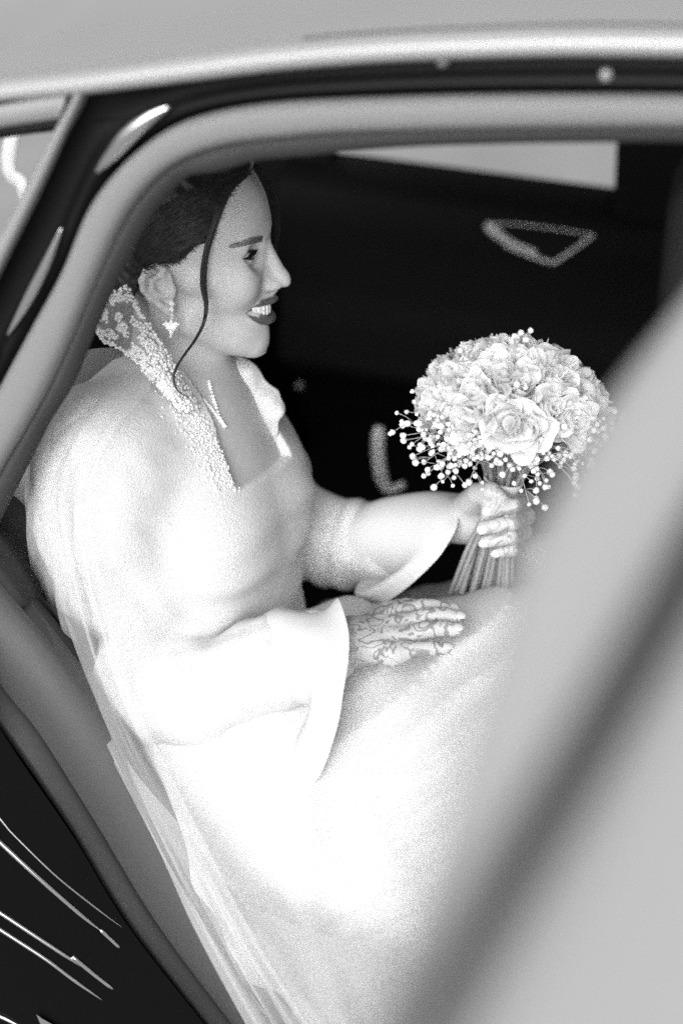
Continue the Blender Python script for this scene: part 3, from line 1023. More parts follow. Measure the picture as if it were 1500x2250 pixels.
farm = np.zeros(len(allV)); farm[nh0 + len(parts[2][0]):] = 1
hen = np.maximum(hen, farm * np.clip((allV[:, 0] - 0.145) / 0.02, 0, 1) * 0.65)
attr(PERSON, 'henna', hen)
BV = BVHTree.FromPolygons([tuple(v) for v in allV], [tuple(f) for f in allF])
def hit(px, py, lift=0.0):
    d = ray(px, py)
    d = d / np.linalg.norm(d)
    h = BV.ray_cast(Vector(CAMP), Vector(d))
    if h[0] is None:
        return None
    return np.array(h[0]) - d * lift

def mirror(P):
    Q = np.array(P, float).reshape(-1, 3).copy()
    Q[:, 1] = 2 * YM - Q[:, 1]
    return Q

# ---- eyes
def ball(c, r, n=20):
    V = [c + r * vec(math.sin(t) * math.cos(f), math.sin(t) * math.sin(f), math.cos(t)) for t in np.linspace(0.001, math.pi - 0.001, n) for f in np.linspace(0, 2 * math.pi, 2 * n, endpoint=False)]
    return V, grid_faces(n, 2 * n, True)
for sgn in (1, -1):
    c = HW(EYE[0], sgn * EYE[1], EYE[2])
    V_, F_ = ball(c, 12.6 * SCL)
    e = mesh('eye', V_, F_, M['eye'], PERSON)
    look = vec(0.985, -0.10 * sgn * 0.3, -0.12); look /= np.linalg.norm(look)
    ang = np.array([math.acos(np.clip((v - c) @ look / np.linalg.norm(v - c), -1, 1)) for v in V_])
    attr(e, 'iris', np.clip((0.78 - ang) / 0.08, 0, 1))
# lashes and brows
for sgn in (1, -1):
    mb = MB()
    for k in range(34):
        u = -0.95 + 1.9 * k / 33
        l = u * 13.0
        zz = 4.2 * (1 - u * u) - 0.6 + 0.9 * u
        base = EYE + vec(math.sqrt(max(13.4 ** 2 - l * l - zz * zz, 4)), l, zz)
        ln = 6.5 * (0.75 + 0.35 * max(u, 0))
        tip = base + vec(ln * 0.9, ln * 0.55 * (u + 0.25), ln * 0.35)
        midp = (base + tip) / 2 + vec(0.4, 0, -1.0)
        mb.add(tube([HW(b[0], sgn * b[1], b[2]) for b in (base - vec(1, 0, 0), midp, tip)], [0.00042, 0.00032, 0.0001], 4))
    for up in (1, -1):                               # lid line
        P = []
        for u in np.linspace(-0.98, 1.0, 20):
            l = u * 13.2
            zz = (4.2 if up > 0 else -3.4) * (1 - u * u) - 0.6 + 0.9 * u
            b = EYE + vec(math.sqrt(max(13.75 ** 2 - l * l - zz * zz, 3)), l, zz)
            P.append(HW(b[0], sgn * b[1], b[2]))
        pass
    edge_ = [(512, 567.5, 43.5), (524, 561.5, 42.6), (536, 556, 40.6), (549, 551.3, 37.6), (560, 549.5, 34.5), (566, 548, 32)]
    P = crom([Lh(*c) for c in edge_], 24)
    mb.add(tube([HW(b[0] + 0.8, sgn * (b[1] + 0.8), b[2]) for b in P], np.interp(np.linspace(0, 1, 24), [0, .3, .8, 1], [.0003, .0008, .0012, .0004]), 6))
    edge_ = [(518, 568, 43.4), (535, 571.5, 40.8), (549, 571, 37.8), (558, 566, 34.5)]
    P = crom([Lh(*c) for c in edge_], 20)
    mb.add(tube([HW(b[0] + 0.5, sgn * (b[1] + 0.5), b[2]) for b in P], 0.0004, 5))
    mb.build('eyelash_fringe', M['lash'], PERSON)
mb, mb2 = MB(), MB()
for k in range(620):
    u = RNG.uniform(0, 1)
    # along the brow from its tail (513,541) over the arch to its head (578,523)
    px = 512 + 66 * u
    top_ = np.interp(u, [0, .3, .6, .85, 1], [541, 533, 525, 520, 519])
    bot_ = np.interp(u, [0, .3, .6, .85, 1], [544, 541, 536, 533, 531])
    py = RNG.uniform(top_, bot_)
    a = hit(px, py, 0.0006)
    b = hit(px - RNG.uniform(6, 12), py + RNG.uniform(-3.5, 4.0), 0.0009)
    if a is None or b is None or np.linalg.norm(a - b) > 0.02:
        continue
    for Pq in ([a, (a + b) / 2, b],):
        mb.add(tube(Pq, [0.00022, 0.0002, 0.00006], 4))
        mb2.add(tube(list(mirror(Pq)), [0.00036, 0.0003, 0.0001], 4))
mb.build('eyebrow', M['brow'], PERSON)
mb2.build('eyebrow', M['brow'], PERSON)

# ---- fingernails
for HH, nrm in ((NH, vec(0.05, -0.35, 0.93)), (FH, vec(-0.35, -0.93, 0.1))):
    for P, r in HH:
        ax = P[3] - P[2]; ax /= np.linalg.norm(ax)
        nz_ = nrm - ax * (ax @ nrm); nz_ /= np.linalg.norm(nz_)
        ay = np.cross(nz_, ax)
        V_, F_ = ball(np.zeros(3), 1.0, 8)
        c = P[3] + ax * r[3] * 0.25 + nz_ * r[3] * 0.80
        mesh('fingernail', [c + ax * v[0] * 0.0062 + ay * v[1] * r[3] * 0.72 + nz_ * v[2] * 0.0016 for v in V_], F_, M['nail'], PERSON)
# ---- teeth: two arcs of separate crowns
mb = MB()
for row, (z0, hgt, back) in enumerate([(-46.0, 5.2, 4.5)]):
    for sgn in (1, -1):
        for k in range(6):
            l = 3.9 + 6.0 * k * (0.95 ** k) 
            u = min(l / 29.5, 0.98)
            x = 47 + 27 * math.sqrt(1 - u * u) - back - 6.0 * u * u
            yaw = math.atan2(27 * u / math.sqrt(1 - u * u + 1e-6) / 29.5, 1.0)
            c = HW(x, sgn * l, z0 + 4.6 * u * u + (0 if k else 0.4 * (row == 0)))
            ax = vec(math.cos(yaw), -sgn * math.sin(yaw), 0)
            ay = vec(-ax[1], ax[0], 0)
            wd = (3.9 if k == 0 else 3.2) * SCL * (1 if row == 0 else 0.75)
            mb.add(rbox(c, (2.4 * SCL, wd, hgt * SCL), (ax, ay, UP), 0.9 * SCL, 3))
mb.build('teeth', M['tooth'], PERSON)

# ---- hair
HL = [(552, 378, 12), (522, 403, 34), (500, 433, 47), (480, 480, 58), (470, 527, 64), (436, 533, 68), (402, 570, 71), (387, 578, 73), (347, 582, 76), (318, 600, 76), (296, 640, 72), (285, 690, 60)]
HP = [Lh(*h)[[0, 2]] for h in HL]
FACEPOLY = HP + [vec(-60, -200), vec(200, -200), vec(200, 118), vec(70, 118)]
def hair_f(p):
    q = fold(p)
    d = ell(q, (-20, 0, 56), (95, 82, 87))
    d = smin(d, ell(q, (-92, 0, 15), (42, 46, 48)), 18)
    d = smin(d, ell(q, (-45, 45, 5), (45, 28, 42)), 16)
    # combed locks
    s = q[:, 2] * 0.85 + q[:, 0] * 0.55 + 0.35 * q[:, 1]
    d = d - 0.9 * np.sin(s / 3.4 + 1.5 * np.sin(q[:, 0] / 26)) - 0.6 * np.sin(s / 1.7 + q[:, 0] / 40)
    d = smax(d, -poly2d(q[:, 0], q[:, 2], FACEPOLY), 5)
    return d * SCL
V, Fc = surface(hair_f, (-0.32, 1.24, 1.02), (-0.04, 1.52, 1.30), 0.002, 4, 1.6)
HAIR = npmesh('hair', V, Fc, M['hair'], PERSON)
hb = BVHTree.FromPolygons([tuple(v) for v in V], [tuple(f) for f in Fc])
mb = MB()
def wisp(P, r, n=14):
    P = crom(P, n)
    mb.add(tube(P, np.interp(np.linspace(0, 1, n), [0, .2, .8, 1], [r * .6, r, r, r * .1]), 4, False))
# fine strands lying on the mass, combed from the hairline to the knot
for k in range(420):
    u = RNG.uniform(0, 1)
    i = u * 5.2
    j = int(i)
    a = np.array(HL[j], float) + (np.array(HL[j + 1], float) - np.array(HL[j], float)) * (i - j)
    e = np.array([RNG.uniform(285, 325), 520 + 115 * u + RNG.uniform(-14, 14)])
    P = []
    ok = True
    for t in np.linspace(0, 1, 10):
        px = a[0] - 5 + (e[0] - a[0]) * t
        py = a[1] - 4 + (e[1] - a[1]) * t - 26 * math.sin(math.pi * t) * (1 - u)
        d = ray(px, py); d = d / np.linalg.norm(d)
        h = hb.ray_cast(Vector(CAMP), Vector(d))[0]
        if h is None:
            ok = False
            break
        P.append(np.array(h) - d * RNG.uniform(0.0, 0.0016))
    if ok:
        wisp(P, RNG.uniform(0.0003, 0.0006))
# baby hairs that soften the hairline
for k in range(320):
    i = RNG.uniform(0, 8.9)
    j = int(i)
    a = np.array(HL[j], float) + (np.array(HL[j + 1], float) - np.array(HL[j], float)) * (i - j)
    tx = np.array(HL[j + 1], float) - np.array(HL[j], float)
    nrm = np.array([-tx[1], tx[0]]) / (np.hypot(tx[0], tx[1]) + 1e-6)
    if nrm @ (np.array([560, 640]) - a[:2]) < 0:
        nrm = -nrm
    s0 = a[:2] + nrm * RNG.uniform(-4, 8) + RNG.normal(size=2) * 3
    e0 = a[:2] - nrm * RNG.uniform(10, 34) + np.array([-RNG.uniform(0, 26), RNG.uniform(-4, 16)])
    P = []
    for t in np.linspace(0, 1, 6):
        q2 = s0 + (e0 - s0) * t
        d = ray(*q2); d = d / np.linalg.norm(d)
        h1 = hb.ray_cast(Vector(CAMP), Vector(d))[0]
        h2 = BV.ray_cast(Vector(CAMP), Vector(d))[0]
        c_ = [np.array(h) for h in (h1, h2) if h is not None]
        if not c_:
            break
        P.append(min(c_, key=lambda v: np.linalg.norm(v - CAMP)) - d * 0.0012)
    if len(P) == 6:
        wisp(P, RNG.uniform(0.00012, 0.00028))
# loose tendrils in front of the ears
def tendril(path, n, spread, r):
    for k in range(n):
        ph = RNG.uniform(-1, 1)
        ph2 = RNG.uniform(-1, 1)
        P = []
        for i, (px, py, Y, w_) in enumerate(path):
            P.append(at(px + ph * w_ * 0.78 + 1.2 * math.sin(ph2 * 9 + i), py, Y + ph2 * spread * w_ / 10))
        wisp(P, r * RNG.uniform(0.7, 1.2), 40)
NT = [(505, 405, 1.325, 14), (478, 470, 1.312, 12), (460, 530, 1.305, 9), (449, 585, 1.302, 8), (447, 630, 1.300, 8), (453, 668, 1.298, 5), (449, 705, 1.295, 3.5), (430, 745, 1.284, 2.8),
      (405, 780, 1.270, 2.4), (386, 812, 1.258, 2.2), (382, 838, 1.252, 1.9), (392, 860, 1.250, 1.6), (415, 874, 1.250, 1.2)]
tendril(NT, 70, 0.003, 0.00045)
FT = [(545, 352, 1.40, 10), (575, 375, 1.425, 11), (597, 415, 1.44, 8), (606, 455, 1.445, 8), (609, 495, 1.446, 7), (609, 530, 1.445, 5), (606, 552, 1.445, 3), (600, 575, 1.445, 2)]
tendril(FT, 60, 0.003, 0.00045)
mb.build('loose_strands', M['hair'], HAIR)

# ------------------------------------------------------------------ the dress
def folds(p, amp, dirv, wl, seed):
    v = np.asarray(dirv, float)
    v /= np.linalg.norm(v)
    return amp * np.sin(p @ v * 2 * math.pi / wl + 1.6 * wob(p, wl * 3.5, seed)) * (0.5 + 0.5 * wob(p, wl * 4, seed + 1))

NECKLINE = [(450, 780, 1.43), (457, 815, 1.42), (500, 853, 1.41), (533, 887, 1.40), (583, 940, 1.385), (622, 1000, 1.37), (608, 1026, 1.34), (570, 1050, 1.305), (527, 1075, 1.27), (505, 1030, 1.277),
            (490, 995, 1.282), (470, 950, 1.29), (440, 895, 1.30), (415, 860, 1.31), (400, 800, 1.32)]
NLP = []
for px, py, Y in NECKLINE:
    r = at(px, py, Y) - CH
    NLP.append((r @ TA, r[2]))

def sleeve_n(p):
    d = chain(p, [SN + vec(0.0, 0.0, -0.012), at(212, 1150, 1.235), at(262, 1380, 1.225), at(305, 1520, 1.205), at(420, 1530, 1.19), at(600, 1455, 1.185), at(690, 1430, 1.185)],
              [0.052, 0.053, 0.052, 0.051, 0.045, 0.042, 0.042], 0.03)
    d = smin(d, sph(p, at(240, 1010, 1.265), 0.051), 0.04)
    return d + folds(p, 0.0034, (0.25, 0.3, 1), 0.085, 21) + folds(p, 0.0022, (1, -0.4, 0.35), 0.05, 31) + 0.0010 * wob(p, 0.03, 5)
def sleeve_f(p):
    d = chain(p, [SF + vec(0, 0, -0.01), at(590, 1062, 1.47), at(634, 1162, 1.475), at(745, 1192, 1.46), at(850, 1195, 1.425)], [0.040, 0.042, 0.048, 0.046, 0.043], 0.03)
    return d + folds(p, 0.003, (0.6, 0, 1), 0.05, 41) + folds(p, 0.0025, (1, -0.3, 0.1), 0.035, 51)
def gown_top(p):
    d = torso(p, 0.008) + np.clip(folds(p, 0.0016, (0.3, 0, 1), 0.045, 3), -0.003, 0.003)
    d = smin(d, cap(p, PELV + UP * 0.03, PELV + UP * 0.06, 0.125, 0.12), 0.03)
    d = smin(d, sleeve_n(p), 0.032)
    d = smin(d, sleeve_f(p), 0.03)
    r = p - CH
    cut = np.maximum(poly2d(r @ TA, r[:, 2], NLP), 0.01 - r @ TF)
    d = smax(d, -cut, 0.002)
    d = smax(d, 0.016 - neck(p), 0.004)               # stands off the neck
    return d
V, Fc = surface(gown_top, (-0.44, 1.05, 0.55), (0.17, 1.74, 1.10), 0.0028, 4, 2.4)
DRESS = npmesh('dress', V, Fc, M['dress'], PERSON)

def ring_loft(rings, n=64, m=40, wave=0.0, wl=7, seed=1, thick=0.0012, name='cuff', mt='satin'):
    R = []
    for r in rings:
        P = np.vstack([r, r[:1]])
        Q = np.vstack([r[-1:], r, r[:2]])
        out = []
        k = len(r)
        u = np.linspace(0, k, n, endpoint=False)
        i = u.astype(int)
        t = (u - i)[:, None]
        a, b, c, d = Q[i], Q[i + 1], Q[(i + 2)], Q[np.minimum(i + 3, k + 2)]
        R.append(0.5 * (2 * b + (c - a) * t + (2 * a - 5 * b + 4 * c - d) * t ** 2 + (3 * b - a - 3 * c + d) * t ** 3))
    R = np.array(R)
    G = np.stack([crom_u(R[:, j], m) for j in range(n)], 1)
    if wave:
        cen = G.mean(1, keepdims=True)
        dirs = G - cen
        th = np.linspace(0, 2 * math.pi, n, endpoint=False)
        s = np.linspace(0, 1, m)[:, None]
        f = 1 + wave * s ** 1.5 * (np.sin(wl * th + 0.7) + 0.5 * np.sin((wl + 4) * th + 2.0))[None]
        G = cen + dirs * f[..., None]
    o = mesh(name, list(G.reshape(-1, 3)), grid_faces(m, n, True), M[mt], DRESS)
    sd = o.modifiers.new('thickness', 'SOLIDIFY'); sd.thickness = thick; sd.offset = 0
    return o
def ring_at(c, axis, r, k=8, ph=0.0, sq=1.0):
    axis = axis / np.linalg.norm(axis)
    a = UP - axis * (axis @ UP); a /= np.linalg.norm(a)
    b = np.cross(axis, a)
    return np.array([c + r * (math.cos(2 * math.pi * j / k + ph) * a + sq * math.sin(2 * math.pi * j / k + ph) * b) for j in range(k)])
# near bell cuff: ring points run top, near side, tip, far side
c1, c2 = at(560, 1468, 1.185), at(650, 1440, 1.185)
axn = c2 - c1
b_test = np.cross(axn / np.linalg.norm(axn), UP)
def orient(rg, nearfirst=True):
    # second point has to lie on the near side (smaller Y)
    if rg[2][1] > rg[0][1]:
        rg = np.vstack([rg[:1], rg[:0:-1]])
    return rg
rA = orient(ring_at(c1, axn, 0.040))
rB = orient(ring_at(c2, axn, 0.050))
rC = np.array([at(705, 1345, 1.195), at(720, 1400, 1.145), at(705, 1480, 1.120), at(680, 1580, 1.110), at(640, 1650, 1.135), at(640, 1610, 1.18), at(670, 1520, 1.235), at(690, 1400, 1.235)])
rD = np.array([at(742, 1318, 1.195), at(768, 1400, 1.135), at(757, 1500, 1.105), at(738, 1610, 1.095), at(688, 1728, 1.110), at(668, 1680, 1.170), at(715, 1540, 1.245), at(728, 1390, 1.250)])
ring_loft([rA, rB, rC, rD], wave=0.02, wl=5)
# far bell cuff
c1, c2 = at(790, 1195, 1.445), at(870, 1180, 1.42)
rA = orient(ring_at(c1, c2 - c1, 0.040))
rB = orient(ring_at(c2, c2 - c1, 0.046))
rC = np.array([at(935, 1082, 1.42), at(950, 1130, 1.36), at(920, 1200, 1.335), at(880, 1250, 1.33), at(795, 1300, 1.36), at(790, 1280, 1.41), at(840, 1215, 1.465), at(910, 1120, 1.47)])
rD = np.array([at(1012, 1088, 1.42), at(1012, 1120, 1.365), at(992, 1180, 1.330), at(945, 1245, 1.315), at(848, 1324, 1.335), at(815, 1318, 1.40), at(900, 1250, 1.47), at(970, 1130, 1.475)])
ring_loft([rA, rB, rC, rD], wave=0.015, wl=5)

# skirt over the lap and knees
def skirt(p):
    d = chain(p, [HIPN + vec(-0.02, 0, 0), at(800, 1540, 1.275), KNN], [0.125, 0.105, 0.092], 0.03)
    d = smin(d, chain(p, [HIPF, at(900, 1475, 1.45), KNF], [0.11, 0.09, 0.088], 0.03), 0.06)
    d = smin(d, chain(p, [KNN, ANN], [0.092, 0.17], 0.03), 0.05)
    d = smin(d, chain(p, [KNF, ANF], [0.092, 0.17], 0.03), 0.06)
    d = smin(d, chain(p, [at(640, 1640, 1.22), at(1050, 1620, 1.20), at(1300, 1900, 1.16)], [0.085, 0.075, 0.09]), 0.06)
    d = smin(d, chain(p, [at(330, 1690, 1.185), at(560, 1700, 1.18), at(900, 1710, 1.175), at(1300, 1720, 1.18)], [0.05, 0.07, 0.08, 0.08]), 0.07)
    d = smin(d, chain(p, [at(470, 1890, 1.13), at(700, 1900, 1.125), at(950, 1910, 1.12), at(1350, 1900, 1.12)], [0.04, 0.07, 0.075, 0.075]), 0.07)
    d = smin(d, chain(p, [at(600, 2080, 1.08), at(760, 2110, 1.085), at(980, 2110, 1.075), at(1350, 2100, 1.075)], [0.04, 0.06, 0.07, 0.07]), 0.07)
    d = smin(d, chain(p, [at(740, 2310, 1.045), at(980, 2320, 1.04), at(1350, 2310, 1.04)], [0.05, 0.07, 0.07]), 0.07)
    d = d + np.clip((0.78 - p[:, 2]) / 0.12, 0, 1) * (np.clip((p[:, 0] + 0.12) / 0.1, 0, 1) * folds(p, 0.012, (1, 0.1, 0.45), 0.11, 71) + folds(p, 0.003, (1, -0.2, 0.6), 0.05, 81))
    u = p @ vec(0.80, 0.15, 0.58)
    v = p @ vec(-0.55, 0.1, 0.83)
    g = np.exp(-((p[:, 0] - 0.13) / 0.14) ** 2)
    crease = np.sin(v * 2 * math.pi / 0.052 + 5 * u) 
    d = d + 0.0075 * g * np.abs(crease) ** 0.7 + folds(p, 0.005, (0.9, 0.2, 0.3), 0.11, 61)
    return d
V, Fc = surface(skirt, (-0.42, 0.95, 0.25), (0.62, 1.75, 0.92), 0.0045, 4, 2.2)
npmesh('skirt', V, Fc, M['dress'], DRESS)

def sheet(name, net, nu, nv, mt, amp=0.0, wl=0.06, seed=1, thick=0.0, parent=None, along=0):
    ctrl = [[at(*c) for c in r] for r in net]
    G = bicubic(ctrl, nu, nv)
    if amp:
        du = np.gradient(G, axis=0)
        dv = np.gradient(G, axis=1)
        N = np.cross(du, dv)
        N /= np.linalg.norm(N, axis=2)[..., None] + 1e-9
        r = np.random.default_rng(seed)
        vv = np.linspace(0, 1, nv)[None]
        uu = np.linspace(0, 1, nu)[:, None]
        s = 0
        for k in range(5):
            fr = r.uniform(0.5, 1.6) / wl
            s = s + np.sin(2 * math.pi * (vv * fr + uu * r.uniform(-1.5, 1.5)) + r.uniform(0, 6)) / (0.6 + k * 0.35)
        G = G + N * (amp * s * np.clip(1.6 * uu - 0.12, 0, 1) * np.clip(np.minimum(vv, 1 - vv) / 0.15, 0, 1))[..., None]
    o = mesh(name, list(G.reshape(-1, 3)), grid_faces(nu, nv), M[mt], parent or DRESS)
    if thick:
        sd = o.modifiers.new('thickness', 'SOLIDIFY'); sd.thickness = thick; sd.offset = 0
    return o
# side of the skirt spilling over the seat edge
NET = [[(190, 1570, 1.20), (330, 1600, 1.16), (520, 1590, 1.145), (700, 1600, 1.14), (900, 1610, 1.14), (1150, 1600, 1.15), (1400, 1590, 1.17)],
       [(262, 1700, 1.12), (380, 1720, 1.105), (540, 1730, 1.10), (720, 1740, 1.095), (920, 1740, 1.09), (1150, 1740, 1.09), (1400, 1740, 1.10)],
       [(345, 1860, 1.065), (460, 1880, 1.055), (600, 1900, 1.05), (760, 1910, 1.045), (940, 1910, 1.04), (1160, 1900, 1.035), (1400, 1900, 1.04)],
       [(435, 2020, 1.03), (540, 2050, 1.015), (670, 2080, 1.01), (800, 2090, 1.0), (960, 2090, 1.0), (1170, 2080, 0.99), (1400, 2070, 1.0)],
       [(565, 2245, 0.99), (650, 2270, 0.975), (760, 2300, 0.97), (880, 2310, 0.965), (1030, 2310, 0.96), (1200, 2300, 0.955), (1420, 2280, 0.96)],
       [(760, 2560, 0.95), (840, 2580, 0.94), (920, 2600, 0.93), (1010, 2610, 0.93), (1120, 2610, 0.92), (1270, 2600, 0.92), (1450, 2580, 0.92)]]
# sheer overskirt lying on it
NET2 = [[(222, 1600, 1.13), (300, 1700, 1.10), (420, 1840, 1.055), (530, 1975, 1.02), (670, 2040, 1.0), (800, 2092, 0.99), (1000, 2200, 0.965)],
        [(262, 1710, 1.10), (340, 1800, 1.07), (440, 1920, 1.03), (545, 2040, 1.0), (680, 2110, 0.985), (810, 2160, 0.975), (1000, 2270, 0.955)],
        [(345, 1870, 1.055), (410, 1940, 1.03), (490, 2030, 1.005), (580, 2120, 0.985), (700, 2190, 0.97), (820, 2240, 0.96), (1000, 2340, 0.945)],
        [(435, 2030, 1.015), (490, 2090, 1.0), (555, 2160, 0.985), (640, 2230, 0.965), (750, 2290, 0.95), (860, 2340, 0.945), (1010, 2420, 0.935)],
        [(565, 2255, 0.975), (615, 2290, 0.965), (680, 2340, 0.955), (760, 2390, 0.945), (850, 2430, 0.935), (940, 2470, 0.93), (1050, 2530, 0.92)],
        [(760, 2580, 0.935), (790, 2600, 0.93), (840, 2620, 0.925), (900, 2640, 0.92), (960, 2660, 0.915), (1020, 2680, 0.91), (1090, 2700, 0.905)]]
NET2 = [[(r[0][0] + 40, r[0][1] + 25, r[0][2])] + r[1:] for r in NET2]
sheet('overskirt', NET2, 90, 110, 'veil2', 0.004, 0.22, 9)
# veil down the back
VN = [[(330, 770, 1.30), (270, 765, 1.31), (215, 765, 1.335), (170, 775, 1.38)],
      [(330, 850, 1.235), (240, 845, 1.255), (160, 855, 1.30), (120, 880, 1.37)],
      [(250, 950, 1.175), (165, 950, 1.19), (90, 985, 1.245), (58, 1020, 1.34)],
      [(200, 1080, 1.155), (120, 1080, 1.165), (66, 1090, 1.235), (44, 1110, 1.33)],
      [(215, 1230, 1.145), (140, 1225, 1.155), (88, 1215, 1.225), (70, 1240, 1.31)],
      [(250, 1380, 1.135), (180, 1370, 1.145), (128, 1350, 1.20), (112, 1370, 1.28)],
      [(290, 1520, 1.125), (225, 1510, 1.13), (182, 1490, 1.17), (165, 1480, 1.22)],
      [(350, 1650, 1.10), (290, 1660, 1.10), (240, 1640, 1.115), (212, 1590, 1.15)],
      [(450, 1850, 1.04), (400, 1860, 1.045), (355, 1860, 1.05), (330, 1830, 1.065)],
      [(560, 2060, 0.99), (500, 2060, 0.995), (450, 2050, 1.0), (428, 2010, 1.015)],
      [(720, 2320, 0.95), (650, 2310, 0.955), (590, 2290, 0.965), (560, 2250, 0.975)]]
VEIL = sheet('veil', VN, 160, 70, 'veil', 0.004, 0.30, 14, 0.0, PERSON)
VN2 = [[(a - 14, b + 10, c + 0.03) for a, b, c in r] for r in VN[1:7]]
VN2[-1] = [(a + 34, b, c + 0.05) for a, b, c in VN2[-1]]
sheet('veil_under_layer', VN2, 100, 60, 'veil', 0.006, 0.24, 17, 0.0, VEIL)

# ---- stand-up collar of beaded lace
CT = [(440, 892, 1.285), (412, 850, 1.285), (384, 797, 1.285), (362, 760, 1.283), (338, 725, 1.283), (315, 690, 1.287), (297, 655, 1.298), (280, 625, 1.315), (256, 602, 1.345)]
CB = [(400, 905, 1.27), (365, 868, 1.262), (335, 835, 1.262), (305, 800, 1.265), (275, 775, 1.27), (248, 758, 1.28), (226, 745, 1.295), (212, 722, 1.315), (206, 700, 1.345)]
net = [[tuple(np.array(b) + (np.array(t) - np.array(b)) * s + np.array([0, 0, -0.008 * math.sin(math.pi * s)])) for b, t in zip(CB, CT)] for s in (0, 0.33, 0.66, 1.0)]
COLLAR = sheet('collar', net, 24, 80, 'lace', 0.0, 1, 1, 0.0006, DRESS)
ctrlC = [[at(*c) for c in r] for r in net]
GC_ = bicubic(ctrlC, 60, 160)
def pearl(n=1):
    bm = bmesh.new()
    bmesh.ops.create_icosphere(bm, subdivisions=1, radius=1.0)
    bm.verts.index_update()
    V = np.array([v.co for v in bm.verts]); Fq = [tuple(v.index for v in f.verts) for f in bm.faces]
    bm.free()
    return V, Fq
PV, PF = pearl()
mb = MB()
def bead(c, r):
    mb.add((list(PV * r + c), PF))
for k in range(1900):
    u, v = RNG.uniform(0, 1), RNG.uniform(0, 1)
    # lace motif: borders dense, sprays inside with open gaps towards the back
    edge = min(u, 1 - u) < 0.075 or v > 0.965
    gap = math.sin(v * 21 + 2.2 * math.sin(u * 7)) * math.sin(u * 9 + v * 5)
    if not edge and v > 0.40 and gap < 0.12:
        continue
    i, j = int(u * 59), int(v * 159)
    bead(GC_[i, j] - vec(0, 0.0016, 0) + RNG.normal(size=3) * 0.0006, RNG.uniform(0.0012, 0.0023))
# beads run on along the neckline and thin out over the bodice
for k in range(900):
    t = RNG.uniform(0, 1)
    px = np.interp(t, [0, .3, .6, 1], [415, 455, 485, 528]) - abs(RNG.normal()) * 26
    py = np.interp(t, [0, .3, .6, 1], [862, 930, 985, 1072]) + RNG.uniform(-10, 10)
    d = ray(px, py); d = d / np.linalg.norm(d)
    h = None
    if k == 0:
        dv = DRESS.data
        nv = len(dv.vertices); co = np.empty(nv * 3, np.float32); dv.vertices.foreach_get('co', co)
        fl = [tuple(p.vertices) for p in dv.polygons]
        db = BVHTree.FromPolygons([tuple(c) for c in co.reshape(-1, 3)], fl)
    h = db.ray_cast(Vector(CAMP), Vector(d))[0]
    if h is not None and h[1] < 1.42:
        bead(np.array(h) - d * 0.0006, RNG.uniform(0.0009, 0.0017))
mb.build('beading', M['bead'], COLLAR, True, {'kind': 'stuff'})
# far wing of the collar
FT_ = [(455, 764, 1.42), (500, 772, 1.415), (548, 795, 1.405), (576, 830, 1.40), (600, 848, 1.395), (615, 864, 1.39), (618, 890, 1.385), (606, 915, 1.385)]
FB_ = [(455, 822, 1.41), (490, 848, 1.40), (530, 885, 1.39), (556, 912, 1.385), (575, 932, 1.38), (592, 952, 1.38), (603, 968, 1.38), (612, 960, 1.385)]
net = [[tuple(np.array(b) + (np.array(t) - np.array(b)) * s + np.array([0, 0, -0.012 * math.sin(math.pi * s)])) for b, t in zip(FB_, FT_)] for s in (0, 0.33, 0.66, 1.0)]
sheet('collar_wing', net, 24, 50, 'dress', 0.0012, 0.3, 3, 0.002, DRESS)

# ------------------------------------------------------------------ jewellery
def octa(c, r, mt, parent, name='stone'):
    V = [c + vec(a) * 1.0 for a in []]
    V = [c + np.array(d) * r for d in ((1, 0, 0), (-1, 0, 0), (0, 1, 0), (0, -1, 0), (0, 0, 1), (0, 0, -1))]
    Fq = [(0, 2, 4), (2, 1, 4), (1, 3, 4), (3, 0, 4), (2, 0, 5), (1, 2, 5), (3, 1, 5), (0, 3, 5)]
    return mesh(name, V, Fq, mt, parent, False)
EY = YM - 0.088
er = empty('earring', at(375, 740, EY), 'small crystal drop earring hanging from the bride\'s ear lobe', 'earring')
for px, py, sx, sz in ((377, 668, 4.5, 4.5), (377, 680, 4, 4.5), (378, 692, 2.6, 4), (377, 701, 2.6, 3), (365, 713, 5.5, 5), (376, 712, 5, 6), (387, 713, 5.5, 5), (371, 722, 4.5, 5), (381, 722, 4.5, 5), (376, 732, 3.2, 5), (375, 740, 2, 3)):
    octa(at(px, py, EY), vec(sx, 4, sz) * 0.00066, M['gem'], er)
nk = empty('necklace', hit(490, 936), 'sparkling crystal necklace with two strands meeting on the bride\'s chest', 'necklace')
def beads_line(P, n, r):
    P = crom(P, 60)
    for c in P[np.linspace(0, 59, n).astype(int)]:
        octa(c, vec(r, r, r) * RNG.uniform(0.8, 1.25), M['gem'], nk)
l1_ = [hit(*p, 0.0025) for p in ((447, 878), (458, 892), (470, 906), (482, 921), (494, 937))]
l2_ = [hit(*p, 0.0025) for p in ((459, 838), (464, 858), (470, 880), (478, 905), (490, 932))]
beads_line(l1_, 12, 0.0026)
beads_line(l2_, 15, 0.0022)

# ================================================================== the bouquet
BQC = at(1122, 916, 1.350)
BQ0 = at(1062, 1322, 1.315)
BAX = BQC - BQ0
BAX = BAX / np.linalg.norm(BAX)
BAX = BAX + vec(0.03, -0.01, 0); BAX /= np.linalg.norm(BAX)
BQ = empty('bridal_bouquet', BQ0, 'round bouquet of white roses and baby\'s breath held in the bride\'s far hand', 'bouquet')

